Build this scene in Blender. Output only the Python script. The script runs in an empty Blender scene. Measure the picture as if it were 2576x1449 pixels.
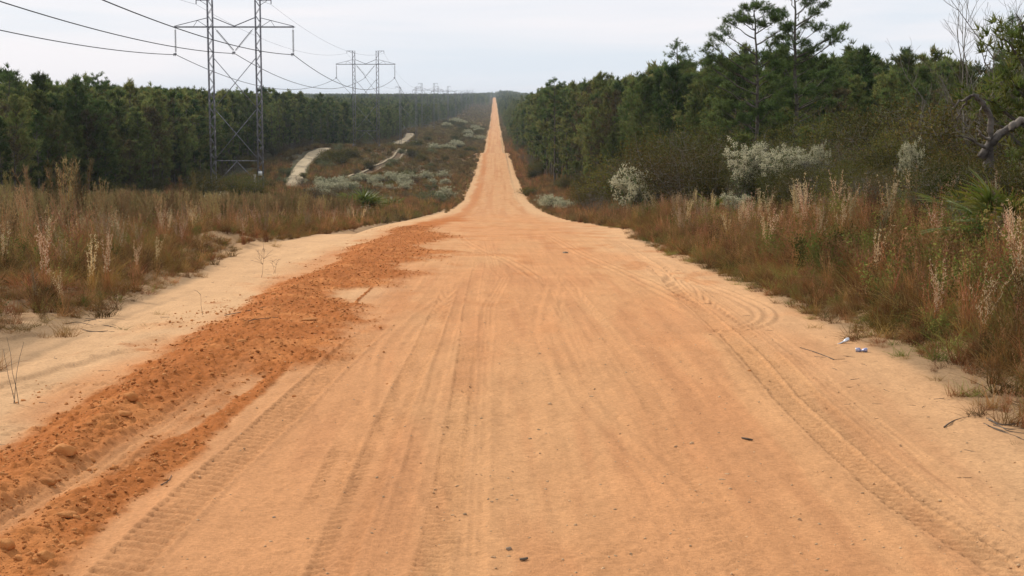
import bpy, math, random
import numpy as np
from mathutils import Vector

# ------------------------------------------------------------------ camera, light, exposure
sc = bpy.context.scene
C = bpy.data.collections.new("place"); sc.collection.children.link(C)
EYE = 3.2
PITCH = math.radians(6.92); YAW = math.radians(0.616); FD = 4000.0   # focal length in units of a 2576 px wide frame
cam = bpy.data.cameras.new("camera"); co = bpy.data.objects.new("camera", cam); C.objects.link(co)
co.location = (0, 0, EYE); co.rotation_euler = (math.pi / 2 - PITCH, 0, -YAW)
cam.sensor_width = 36; cam.lens = 36 * FD / 2576; cam.clip_start = 0.3; cam.clip_end = 30000
sc.camera = co

SUN_EL, SUN_AZ = math.radians(35), math.radians(-42)      # azimuth from +Y, negative = towards -X
sdir = Vector((math.sin(SUN_AZ) * math.cos(SUN_EL), math.cos(SUN_AZ) * math.cos(SUN_EL), math.sin(SUN_EL)))
w = bpy.data.worlds.new("World"); sc.world = w; w.use_nodes = True
nt = w.node_tree; nt.nodes.clear(); L = nt.links.new
out = nt.nodes.new("ShaderNodeOutputWorld"); bg = nt.nodes.new("ShaderNodeBackground"); L(bg.outputs[0], out.inputs[0])
sky = nt.nodes.new("ShaderNodeTexSky"); sky.sky_type = 'NISHITA'; sky.sun_disc = False
sky.sun_elevation = SUN_EL; sky.sun_rotation = SUN_AZ; sky.air_density = 1.0; sky.dust_density = 1.5
tc = nt.nodes.new("ShaderNodeTexCoord")
mp = nt.nodes.new("ShaderNodeMapping"); mp.inputs['Scale'].default_value = (1.2, 1.2, 14); L(tc.outputs['Generated'], mp.inputs[0])
n1 = nt.nodes.new("ShaderNodeTexNoise"); n1.inputs['Scale'].default_value = 2.2; n1.inputs['Detail'].default_value = 5; n1.inputs['Distortion'].default_value = 0.4
L(mp.outputs[0], n1.inputs['Vector'])
rmp = nt.nodes.new("ShaderNodeValToRGB"); e = rmp.color_ramp.elements
e[0].position = .36; e[0].color = (7.9, 8.6, 9.5, 1); e[1].position = .60; e[1].color = (9.6, 9.45, 9.9, 1)
L(n1.outputs[0], rmp.inputs[0])
mixw = nt.nodes.new("ShaderNodeMixRGB"); mixw.inputs[0].default_value = 0.93
L(sky.outputs[0], mixw.inputs[1]); L(rmp.outputs[0], mixw.inputs[2]); L(mixw.outputs[0], bg.inputs[0])
bg.inputs[1].default_value = 0.100

sl = bpy.data.lights.new("sun", 'SUN'); sl.energy = 4.2; sl.angle = math.radians(1.2); sl.color = (1, .93, .82)
so = bpy.data.objects.new("sun", sl); C.objects.link(so); so.rotation_euler = sdir.to_track_quat('Z', 'Y').to_euler()
vs = sc.view_settings; vs.view_transform = 'Standard'; vs.look = 'None'; vs.exposure = 0; vs.gamma = 1; vs.use_curve_mapping = False
cy = sc.cycles; cy.max_bounces = 6; cy.diffuse_bounces = 2; cy.transmission_bounces = 3; cy.transparent_max_bounces = 4; cy.volume_bounces = 0
cy.use_denoising = True

rng = np.random.default_rng(7); random.seed(7)
U = rng.uniform

# ------------------------------------------------------------------ numeric noise
def _h(ix, iy, s):
    n = (ix.astype(np.int64) * 374761393 + iy.astype(np.int64) * 668265263 + s * 1442695041) & 0xffffffff
    n = ((n ^ (n >> 13)) * 1274126177) & 0xffffffff
    return ((n ^ (n >> 16)) & 0xffff) / 65535.0
def vn(x, y, s=0):
    x = np.asarray(x, float); y = np.asarray(y, float)
    ix = np.floor(x); iy = np.floor(y); fx = x - ix; fy = y - iy
    fx = fx * fx * (3 - 2 * fx); fy = fy * fy * (3 - 2 * fy)
    a = _h(ix, iy, s); b = _h(ix + 1, iy, s); c = _h(ix, iy + 1, s); d = _h(ix + 1, iy + 1, s)
    return (a * (1 - fx) + b * fx) * (1 - fy) + (c * (1 - fx) + d * fx) * fy
def fbm(x, y, s=0, o=4):
    t = 0; a = .5
    for i in range(o):
        t = t + a * vn(x, y, s + i * 17); x = x * 2.03 + 5.3; y = y * 2.03 + 9.1; a *= .5
    return t / (1 - .5 ** o)
def ss(a, b, x):
    t = np.clip((x - a) / (b - a), 0, 1); return t * t * (3 - 2 * t)

# ------------------------------------------------------------------ terrain
def prof(tab, sm):
    ys = np.array([p[0] for p in tab], float); zs = np.array([p[1] for p in tab], float)
    def f(Y):
        Y = np.asarray(Y, float); acc = 0
        for k, wgt in ((-1, .15), (-.5, .2), (0, .3), (.5, .2), (1, .15)):
            acc = acc + wgt * np.interp(Y + k * sm * np.clip(np.abs(Y), 20, 600) * .05, ys, zs)
        return acc
    return f
ROAD = prof([(-100, -2.7), (0, -3.12), (10.6, -3.2), (20, -3.38), (26, -3.65), (40, -4.35), (55, -5.1), (75, -6.2), (108, -8.4), (155, -11.4), (225, -14.9), (313, -16.6), (400, -17.2), (470, -17.2), (493, -17.5), (508, -18.4), (530, -19.9),
    (560, -21.0), (655, -22.8), (770, -22.4), (1000, -21.6), (1040, -22.6), (1120, -23.8), (1480, -23.8), (2200, -19), (3000, -14), (3600, -7), (3900, -6), (4500, -9), (9000, -12)], 1.0)
LEFT = prof([(-100, -2.5), (0, -2.9), (20, -3.0), (40, -3.9), (55, -4.7), (75, -5.8), (108, -8.2), (150, -10.6), (203, -12.3), (240, -14.3), (267, -14.8), (330, -14.8), (395, -13.3), (415, -13.1), (480, -16.3), (540, -18.7), (595, -18.9), (640, -18.1), (760, -17.6), (850, -18.5),
    (1015, -18.6), (1300, -21), (2000, -18), (3000, -11), (4500, -9), (9000, -12)], 0.8)
FOREST = prof([(-100, -3), (60, -6), (100, -8.6), (140, -10.2), (203, -12.0), (300, -13.6), (400, -13.2), (500, -14), (800, -14.5), (1500, -15), (2500, -13.5), (3500, -11.5), (9000, -12)], .8)
RDEL = prof([(-100, 1.2), (0, 1.2), (50, 1.3), (100, 1.5), (160, 2.2), (258, 3.2), (500, 4.5), (1000, 7), (2000, 5), (9000, 1)], .8)
def base(X, Y):
    X = np.asarray(X, float); Y = np.asarray(Y, float)
    r = ROAD(Y); l = LEFT(Y); f = FOREST(Y)
    z = r + (l - r) * ss(-6.2, -31, X)
    z = z + (f - z) * ss(-42, -90, X)
    rd = RDEL(Y)
    near = ss(60, 30, Y)
    z = np.where(X > 4, r + rd * (ss(5.2, 9.5, X) * near + ss(5, 16, X) * (1 - near)), z)
    z = z + (f - z) * ss(18, 90, X) * ss(60, 110, Y)
    z = z + .35 * ss(-6.4, -9, X) * ss(-14, -10, X) * ss(70, 50, Y)
    z = z + .3 * np.exp(-((X + 8.6) / 1.1) ** 2 - ((Y - 50) / 3) ** 2) + .55 * np.exp(-((X - 7.4) / 1.5) ** 2 - ((Y - 66) / 6) ** 2)
    off = ss(5.5, 12, np.abs(X))
    z = z + off * ((fbm(X / 9, Y / 9, 3, 3) - .5) * .5 + (fbm(X / 45, Y / 45, 5, 3) - .5) * np.clip(Y / 200, .2, 2.2))
    return z + EYE
def project(X, Y, Z):
    """world -> 2576x1449 frame (used only to decide what the photograph could see)"""
    dz = np.asarray(Z) - EYE
    xr = X * math.cos(YAW) - Y * math.sin(YAW); yr = X * math.sin(YAW) + Y * math.cos(YAW)
    dep = yr * math.cos(PITCH) - dz * math.sin(PITCH); up = yr * math.sin(PITCH) + dz * math.cos(PITCH)
    dep = np.maximum(dep, .1)
    return 1288 + FD * xr / dep, 724.5 - FD * up / dep
def ray(px, py):
    a = (px - 1288) / FD; b = (724.5 - py) / FD
    yr = math.cos(PITCH) + b * math.sin(PITCH); z = -math.sin(PITCH) + b * math.cos(PITCH)
    return a * math.cos(YAW) + yr * math.sin(YAW), -a * math.sin(YAW) + yr * math.cos(YAW), z
def spot(px, py, lo=8, hi=4000):
    dx, dy, dz = ray(px, py)
    t = lo * 1.0006 ** np.arange(int(math.log(hi / lo) / math.log(1.0006)))
    h = base(dx * t, dy * t) - (EYE + dz * t); k = np.argmax(h > 0)
    return float(dx * t[k]), float(dy * t[k])
def at_depth(px, Y):
    dx, dy, dz = ray(px, 400); return dx / dy * Y

EDGE_L = lambda Y: np.interp(Y, [0, 15, 20, 25, 29, 35, 40, 47, 55, 62, 75, 95, 108, 160, 300, 400, 493, 520, 800, 4000], [-6.6, -6.4, -6.2, -6.4, -6.4, -6.7, -7.4, -7.9, -7.9, -7.4, -6.1, -5.6, -5.4, -5.2, -4.9, -5.0, -5.4, -4.6, -4.4, -4.2])
EDGE_R = lambda Y: np.interp(Y, [0, 15, 23, 32, 44, 52, 59, 66, 75, 90, 108, 160, 300, 493, 800, 4000], [4.9, 4.9, 5.05, 5.2, 5.0, 4.9, 4.9, 5.6, 5.2, 4.6, 4.4, 4.6, 4.4, 4.1, 4.2, 4.0])

# ------------------------------------------------------------------ object helpers
def link(o, parent=None):
    C.objects.link(o)
    if parent is not None: o.parent = parent
    return o
def tag(o, label=None, cat=None, group=None, kind=None):
    if label: o['label'] = label
    if cat: o['category'] = cat
    if group: o['group'] = group
    if kind: o['kind'] = kind
    return o
def empty(name, loc, rz=0, scale=1):
    o = bpy.data.objects.new(name, None); o.empty_display_size = .3; C.objects.link(o)
    o.location = loc; o.rotation_euler = (0, 0, rz); o.scale = (scale,) * 3
    return o
def mesh(name, V, F, mats, smooth=False, midx=None, col=None):
    """V (n,3) array; F list of (k,m) int arrays"""
    me = bpy.data.meshes.new(name)
    V = np.asarray(V, np.float32)
    Fs = [np.asarray(f, np.int32) for f in F if len(f)]
    nl = sum(f.size for f in Fs); nf = sum(len(f) for f in Fs)
    me.vertices.add(len(V)); me.vertices.foreach_set("co", V.ravel())
    me.loops.add(nl); me.polygons.add(nf)
    li = np.concatenate([f.ravel() for f in Fs]) if Fs else np.zeros(0, np.int32)
    tot = np.concatenate([np.full(len(f), f.shape[1], np.int32) for f in Fs]); st = np.concatenate([[0], np.cumsum(tot)[:-1]]).astype(np.int32)
    me.loops.foreach_set("vertex_index", li); me.polygons.foreach_set("loop_start", st)
    try: me.polygons.foreach_set("loop_total", tot)
    except Exception: pass
    for m in (mats if isinstance(mats, (list, tuple)) else [mats]): me.materials.append(m)
    if midx is not None: me.polygons.foreach_set("material_index", np.asarray(midx, np.int32))
    if smooth: me.polygons.foreach_set("use_smooth", np.ones(nf, bool))
    if col is not None:
        a = me.color_attributes.new("col", 'FLOAT_COLOR', 'POINT'); c4 = np.ones((len(V), 4), np.float32); c4[:, :3] = col
        a.data.foreach_set("color", c4.ravel())
    me.update(calc_edges=True); me.validate()
    return me
class MB:
    def __init__(s): s.V = []; s.F = {3: [], 4: []}; s.n = 0; s.C = []
    def add(s, V, F, col=None):
        V = np.asarray(V, float); F = np.asarray(F, int)
        s.V.append(V); s.F[F.shape[1]].append(F + s.n); s.n += len(V)
        c = np.ones((len(V), 3)) if col is None else np.broadcast_to(np.asarray(col, float), (len(V), 3)); s.C.append(c)
    def tube(s, P, R, k=6, cap=True, col=None):
        P = np.asarray(P, float); n = len(P); R = np.broadcast_to(np.asarray(R, float), (n,))
        T = np.gradient(P, axis=0); T /= np.linalg.norm(T, axis=1)[:, None] + 1e-9
        ref = np.array([0, 0, 1.]) if abs(T[0][2]) < .9 else np.array([1., 0, 0])
        A = np.cross(T, ref); A /= np.linalg.norm(A, axis=1)[:, None] + 1e-9; B = np.cross(T, A)
        th = np.arange(k) / k * 2 * math.pi
        V = P[:, None] + R[:, None, None] * (np.cos(th)[None, :, None] * A[:, None] + np.sin(th)[None, :, None] * B[:, None])
        i = np.arange(n - 1)[:, None] * k; j = np.arange(k)[None]; j2 = (j + 1) % k
        F = np.stack([i + j, i + j2, i + k + j2, i + k + j], -1).reshape(-1, 4)
        s.add(V.reshape(-1, 3), F, col)
        if cap:
            for e0 in (0, n - 1):
                c = V[e0]; s.add(np.vstack([c, c.mean(0)]), np.array([[q, (q + 1) % k, k] for q in range(k)]), col)
    def bar(s, a, b, wd, hd=None, col=None):
        a = np.array(a, float); b = np.array(b, float); hd = hd or wd
        t = b - a; t /= np.linalg.norm(t); ref = np.array([0, 0, 1.]) if abs(t[2]) < .95 else np.array([0, 1., 0])
        u = np.cross(t, ref); u /= np.linalg.norm(u); v = np.cross(t, u)
        q = [(-1, -1), (1, -1), (1, 1), (-1, 1)]
        V = [p + u * x * wd / 2 + v * y * hd / 2 for p in (a, b) for x, y in q]
        s.add(V, [[0, 1, 2, 3], [7, 6, 5, 4], [0, 4, 5, 1], [1, 5, 6, 2], [2, 6, 7, 3], [3, 7, 4, 0]], col)
    def box(s, c, d, col=None):
        c = np.array(c, float); s.bar(c - (0, 0, d[2] / 2), c + (0, 0, d[2] / 2), d[0], d[1], col)
    def tris(s, A, B, Cc, col=None):
        n = len(A); V = np.stack([A, B, Cc], 1).reshape(-1, 3)
        if col is not None and np.ndim(col) == 2: col = np.repeat(col, 3, 0)
        s.add(V, np.arange(3 * n).reshape(-1, 3), col)
    def blades(s, P, D, ln, wd, bend, col0=None, col1=None, segs=2):
        """thin curved leaves: P base, D direction, bend = droop sideways/down"""
        P = np.asarray(P, float); n = len(P); D = D / (np.linalg.norm(D, axis=1)[:, None] + 1e-9)
        ln = np.broadcast_to(ln, (n,)); wd = np.broadcast_to(wd, (n,))
        a = U(0, 2 * math.pi, n); H = np.stack([np.cos(a), np.sin(a), np.zeros(n)], 1)
        S = np.cross(D, H); S /= np.linalg.norm(S, axis=1)[:, None] + 1e-9
        Bd = np.asarray(bend, float)
        t = np.linspace(0, 1, segs + 1)
        rows = []; cols = []
        c0 = np.ones(3) if col0 is None else col0; c1 = c0 if col1 is None else col1
        c0 = np.broadcast_to(c0, (n, 3)); c1 = np.broadcast_to(c1, (n, 3))
        for k, tt in enumerate(t):
            ctr = P + D * (ln * tt)[:, None] + Bd * (ln * tt * tt)[:, None]
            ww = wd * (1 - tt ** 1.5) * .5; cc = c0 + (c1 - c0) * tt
            if k < segs: rows += [ctr - S * ww[:, None], ctr + S * ww[:, None]]; cols += [cc, cc]
            else: rows += [ctr]; cols += [cc]
        m = len(rows); V = np.stack(rows, 1).reshape(-1, 3); cl = np.stack(cols, 1).reshape(-1, 3)
        b = (np.arange(n) * m)[:, None]
        s.V.append(V); s.C.append(cl)
        for k in range(segs - 1): s.F[4].append(s.n + b + np.array([[2 * k, 2 * k + 1, 2 * k + 3, 2 * k + 2]]))
        s.F[3].append(s.n + b + np.array([[2 * segs - 2, 2 * segs - 1, 2 * segs]])); s.n += len(V)
    def leaves(s, P, N, size, col=None):
        """small diamond leaves"""
        n = len(P); A = rng.normal(size=(n, 3)); A = np.cross(N, A); A /= np.linalg.norm(A, axis=1)[:, None] + 1e-9
        B = np.cross(N, A); B /= np.linalg.norm(B, axis=1)[:, None] + 1e-9
        size = np.broadcast_to(size, (n,))[:, None]
        V = np.stack([P - A * size, P + B * size * .45, P + A * size, P - B * size * .45], 1).reshape(-1, 3)
        if col is not None and np.ndim(col) == 2: col = np.repeat(col, 4, 0)
        s.add(V, np.arange(4 * n).reshape(-1, 4), col)
    def build(s, name, mats, smooth=False):
        V = np.concatenate(s.V); F = [np.concatenate(s.F[k]) for k in (3, 4) if s.F[k]]
        return mesh(name, V, F, mats, smooth, col=np.concatenate(s.C))
def put(name, me, parent=None, loc=None, rz=0, scale=1):
    o = bpy.data.objects.new(name, me); link(o, parent)
    if loc is not None: o.location = loc
    o.rotation_euler = (0, 0, rz)
    if scale != 1: o.scale = (scale,) * 3
    return o

# ------------------------------------------------------------------ materials
def mat(name, color=(.5, .5, .5), rough=.8, metal=0, attr=False, var=.0, nscale=2., c2=None, rand=0., transl=0., bump=0., bscale=60., spec=.3, hue=0.):
    m = bpy.data.materials.new(name); m.use_nodes = True; t = m.node_tree; t.nodes.clear(); K = t.links.new
    o = t.nodes.new("ShaderNodeOutputMaterial"); p = t.nodes.new("ShaderNodeBsdfPrincipled")
    p.inputs['Roughness'].default_value = rough; p.inputs['Metallic'].default_value = metal; p.inputs['Specular IOR Level'].default_value = spec
    tcn = t.nodes.new("ShaderNodeTexCoord"); nz = t.nodes.new("ShaderNodeTexNoise"); nz.inputs['Scale'].default_value = nscale; nz.inputs['Detail'].default_value = 4
    geo = t.nodes.new("ShaderNodeNewGeometry"); K(geo.outputs['Position'], nz.inputs['Vector'])
    a = t.nodes.new("ShaderNodeMixRGB"); a.inputs[1].default_value = (*color, 1); a.inputs[2].default_value = (*(c2 or color), 1)
    cr = t.nodes.new("ShaderNodeMapRange"); cr.inputs[1].default_value = .35; cr.inputs[2].default_value = .65; K(nz.outputs[0], cr.inputs[0])
    last = cr.outputs[0]
    oi = t.nodes.new("ShaderNodeObjectInfo")
    if rand:
        mx = t.nodes.new("ShaderNodeMath"); mx.operation = 'MULTIPLY_ADD'; K(oi.outputs['Random'], mx.inputs[0]); mx.inputs[1].default_value = rand; 
        m2 = t.nodes.new("ShaderNodeMath"); m2.operation = 'MULTIPLY'; K(last, m2.inputs[0]); m2.inputs[1].default_value = 1 - rand; K(m2.outputs[0], mx.inputs[2]); last = mx.outputs[0]
    K(last, a.inputs[0]); c = a.outputs[0]
    if attr:
        at = t.nodes.new("ShaderNodeAttribute"); at.attribute_name = "col"
        mu = t.nodes.new("ShaderNodeMixRGB"); mu.blend_type = 'MULTIPLY'; mu.inputs[0].default_value = 1; K(at.outputs[0], mu.inputs[1]); K(c, mu.inputs[2]); c = mu.outputs[0]
    if var or hue:
        hs = t.nodes.new("ShaderNodeHueSaturation"); mr = t.nodes.new("ShaderNodeMapRange"); mr.inputs[3].default_value = 1 - var; mr.inputs[4].default_value = 1 + var
        K(oi.outputs['Random'], mr.inputs[0]); K(mr.outputs[0], hs.inputs['Value']); K(c, hs.inputs['Color'])
        if hue:
            wn = t.nodes.new("ShaderNodeTexWhiteNoise"); wn.noise_dimensions = '1D'; K(oi.outputs['Random'], wn.inputs['W'])
            mh = t.nodes.new("ShaderNodeMapRange"); mh.inputs[3].default_value = .5 - hue; mh.inputs[4].default_value = .5 + hue; K(wn.outputs['Value'], mh.inputs[0]); K(mh.outputs[0], hs.inputs['Hue'])
        c = hs.outputs[0]
    K(c, p.inputs['Base Color'])
    if bump:
        nb = t.nodes.new("ShaderNodeTexNoise"); nb.inputs['Scale'].default_value = bscale; nb.inputs['Detail'].default_value = 3; K(geo.outputs['Position'], nb.inputs['Vector'])
        bm = t.nodes.new("ShaderNodeBump"); bm.inputs['Distance'].default_value = bump; K(nb.outputs[0], bm.inputs['Height']); K(bm.outputs[0], p.inputs['Normal'])
    if transl:
        tr = t.nodes.new("ShaderNodeBsdfTranslucent"); K(c, tr.inputs[0]); mxs = t.nodes.new("ShaderNodeMixShader"); mxs.inputs[0].default_value = transl
        K(p.outputs[0], mxs.inputs[1]); K(tr.outputs[0], mxs.inputs[2]); K(mxs.outputs[0], o.inputs[0])
    else: K(p.outputs[0], o.inputs[0])
    return m
M = {}
M['needle'] = mat('pine_needles', (.070, .125, .033), .75, nscale=.3, c2=(.150, .165, .052), attr=True, rand=.6, transl=.3, var=.42, spec=.12, hue=.02)
M['needle_o'] = mat('dull_brownish_foliage', (.085, .085, .038), .8, nscale=.5, c2=(.13, .11, .055), attr=True, rand=.5, transl=.25, var=.3, spec=.1)
M['needle_b'] = mat('hero_pine_needles', (.075, .13, .035), .7, nscale=.8, c2=(.12, .155, .045), attr=True, transl=.35, spec=.15)  # needle green of the open-crowned hero pines
M['needle_y'] = mat('young_pine_needles', (.085, .12, .025), .6, nscale=2, c2=(.13, .15, .035), attr=True, transl=.35, spec=.2)
M['bark'] = mat('pine_bark', (.07, .056, .044), .95, nscale=6, c2=(.13, .115, .095), bump=.02, bscale=25)
M['twig'] = mat('grey_twigs', (.085, .072, .052), .95, nscale=5, c2=(.19, .17, .14))
M['dead'] = mat('dead_wood', (.04, .033, .027), .95, nscale=5, c2=(.15, .13, .11), bump=.03, bscale=18)
M['cut'] = mat('cut_pale_wood', (.22, .19, .155), .9, nscale=6, c2=(.14, .12, .10))
M['oak'] = mat('scrub_oak_leaves', (.050, .062, .014), .85, nscale=.8, c2=(.105, .098, .026), attr=True, rand=.6, transl=.3, var=.3, spec=.06, hue=.02)
M['brown'] = mat('withered_brown_leaves', (.070, .058, .020), .8, nscale=1.2, c2=(.095, .08, .036), attr=True, rand=.6, transl=.25, var=.25, spec=.06)
M['grn'] = mat('green_shrub_leaves', (.075, .115, .035), .7, nscale=1, c2=(.11, .13, .05), attr=True, rand=.5, transl=.25, var=.2)
M['salt'] = mat('greyish_green_leaves', (.09, .13, .05), .8, nscale=1, c2=(.14, .165, .08), attr=True, rand=.5, transl=.25, var=.15)
M['fluff'] = mat('pale_seed_fluff', (.45, .43, .28), .95, nscale=3, c2=(.58, .54, .38), attr=True, transl=.35, spec=.05)
M['palm'] = mat('palmetto_fronds', (.08, .12, .025), .5, nscale=3, c2=(.16, .17, .04), attr=True, transl=.25, spec=.4, rand=.4)
M['grass'] = mat('dry_grass', (.66, .68, .58), .9, nscale=.45, c2=(1.34, 1.2, 1.08), attr=True, rand=.4, transl=.25, var=.5, spec=.08, hue=.025)
M['steel'] = mat('weathered_steel', (.12, .115, .13), .65, .25, nscale=3, c2=(.29, .285, .30))
M['insul'] = mat('insulator_glaze', (.05, .045, .05), .35, nscale=3, c2=(.08, .07, .07))
M['wire'] = mat('aluminium_cable', (.045, .045, .05), .7)
M['plate'] = mat('white_plate', (.75, .75, .72), .6)
M['plateprint'] = mat('plate_print', (.08, .08, .08), .6)
M['post'] = mat('weathered_wood_post', (.30, .25, .20), .9, nscale=9, c2=(.38, .33, .27))
M['clay'] = mat('orange_clay', (.42, .155, .045), .95, nscale=12, c2=(.48, .21, .07), rand=.3, var=.12, bump=.01, bscale=90, spec=.1)
M['stone'] = mat('pale_stone', (.60, .42, .25), .95, spec=.05, nscale=20, c2=(.38, .21, .10), var=.35, rand=.6, bump=.004, bscale=120)
M['darkstone'] = mat('dark_stone', (.24, .18, .125), .9, spec=.1, nscale=25, c2=(.30, .22, .15))
M['can_blue'] = mat('blue_can_paint', (.14, .16, .34), .4, .4, nscale=30, c2=(.45, .46, .56), bump=.004, bscale=60)
M['can_alu'] = mat('bare_can_metal', (.75, .75, .76), .3, .9, nscale=20, c2=(.5, .5, .52), bump=.004, bscale=60)
M['twigdark'] = mat('dark_twigs', (.07, .05, .035), .9, nscale=9, c2=(.13, .10, .07))

# ground materials: vertex colour albedo, fine grain noise and bump
def earth(name, bump=.012, coarse=False):
    m = bpy.data.materials.new(name); m.use_nodes = True; t = m.node_tree; t.nodes.clear(); K = t.links.new
    o = t.nodes.new("ShaderNodeOutputMaterial"); p = t.nodes.new("ShaderNodeBsdfPrincipled"); K(p.outputs[0], o.inputs[0])
    p.inputs['Roughness'].default_value = .95; p.inputs['Specular IOR Level'].default_value = .05
    at = t.nodes.new("ShaderNodeAttribute"); at.attribute_name = "col"
    geo = t.nodes.new("ShaderNodeNewGeometry")
    def noise(sx, sy, detail=5, rough=.6):
        mpn = t.nodes.new("ShaderNodeMapping"); mpn.inputs['Scale'].default_value = (sx, sy, sx); K(geo.outputs['Position'], mpn.inputs[0])
        n = t.nodes.new("ShaderNodeTexNoise"); n.inputs['Scale'].default_value = 1; n.inputs['Detail'].default_value = detail; n.inputs['Roughness'].default_value = rough; K(mpn.outputs[0], n.inputs['Vector']); return n.outputs[0]
    c = at.outputs[0]
    for (sx, sy, lo, hi, f) in ((28, 28, .86, 1.12, .35), (3.1, .35, .93, 1.06, .3), (.9, .9, .92, 1.06, .3)):
        n = noise(sx, sy); mr = t.nodes.new("ShaderNodeMapRange"); mr.inputs[1].default_value = f; mr.inputs[2].default_value = 1 - f; mr.inputs[3].default_value = lo; mr.inputs[4].default_value = hi; K(n, mr.inputs[0])
        mu = t.nodes.new("ShaderNodeVectorMath"); mu.operation = 'SCALE'; K(c, mu.inputs[0]); K(mr.outputs[0], mu.inputs['Scale']); c = mu.outputs[0]
    K(c, p.inputs['Base Color'])
    nb = noise(70, 45, 4, .7); bm = t.nodes.new("ShaderNodeBump"); bm.inputs['Distance'].default_value = bump; bm.inputs['Strength'].default_value = .7; K(nb, bm.inputs['Height'])
    K(bm.outputs[0], p.inputs['Normal'])
    return m
M['road'] = earth('graded_clay_sand', .02); M['soil'] = earth('sandy_soil', .02)

# ------------------------------------------------------------------ ground colour
def lerp(a, b, t): return a + (b - a) * t[..., None]
ORANGE = np.array([.505, .246, .108]); PINK = np.array([.51, .268, .122]); SAND = np.array([.55, .34, .178]); CLAY = np.array([.37, .124, .033]); SOIL = np.array([.20, .145, .085]); WHITE_SAND = np.array([.46, .365, .235]); DULL = np.array([.43, .195, .085])
def windrow(X, Y):
    """loose clay ridge left by the grader: (mask 0..1, height)"""
    c = -3.82 + .22 * (fbm(Y / 4.2, 0 * Y, 21, 3) - .5) * 2 + .1 * np.sin(Y / 3.1) + .5 * ss(70, 120, Y)
    lump = fbm(X / .35, Y / .5, 22, 3)
    wl = .68 + .3 * (fbm(Y / 2.0, 0 * Y + 3, 23, 2) - .3)
    wr = .95 + .9 * ss(.52, .75, fbm(Y / 3.4, 0 * Y + 8, 24, 2)) + .25 * ss(20, 30, Y)
    wr = wr + .9 * np.exp(-((Y - 27.3) / 1.2) ** 2) + 1.2 * np.exp(-((Y - 37) / 1.8) ** 2) + 1.3 * np.exp(-((Y - 47) / 2.8) ** 2) + 1.4 * np.exp(-((Y - 60) / 6) ** 2) - .35 * np.exp(-((Y - 31) / 1.6) ** 2)
    d = X - c; q = np.where(d < 0, -d / wl, d / wr)
    q = q + (lump - .5) * .55
    mk = 1 - ss(.62, 1.08, q)
    h = .21 * np.clip(1 - q, 0, 1) ** 1.2 * (0.75 + .5 * lump)
    # second thin band cut off by a wheel track, nearest part of the road
    c2 = np.interp(Y, [9, 11.5, 13.5, 15.5, 17.5, 20, 23], [-3.35, -3.2, -3.0, -2.85, -2.7, -2.6, -2.55]); w2 = np.interp(Y, [9, 12, 15, 17, 20, 23], [.34, .32, .22, .12, .10, .03])
    q2 = np.abs(X - c2) / w2 + (lump - .5) * .9
    m2 = 1 - ss(.6, 1.15, q2); h2 = .035 * np.clip(1 - q2, 0, 1) * (.6 + .8 * lump)
    cut = np.exp(-((X - (c2 - .42)) / .15) ** 2) * ss(21, 16, Y)      # the wheel track between
    mk = np.maximum(mk * (1 - .75 * cut), m2); h = np.maximum(h * (1 - .55 * cut), h2) - .0 * cut
    return mk, h
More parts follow.
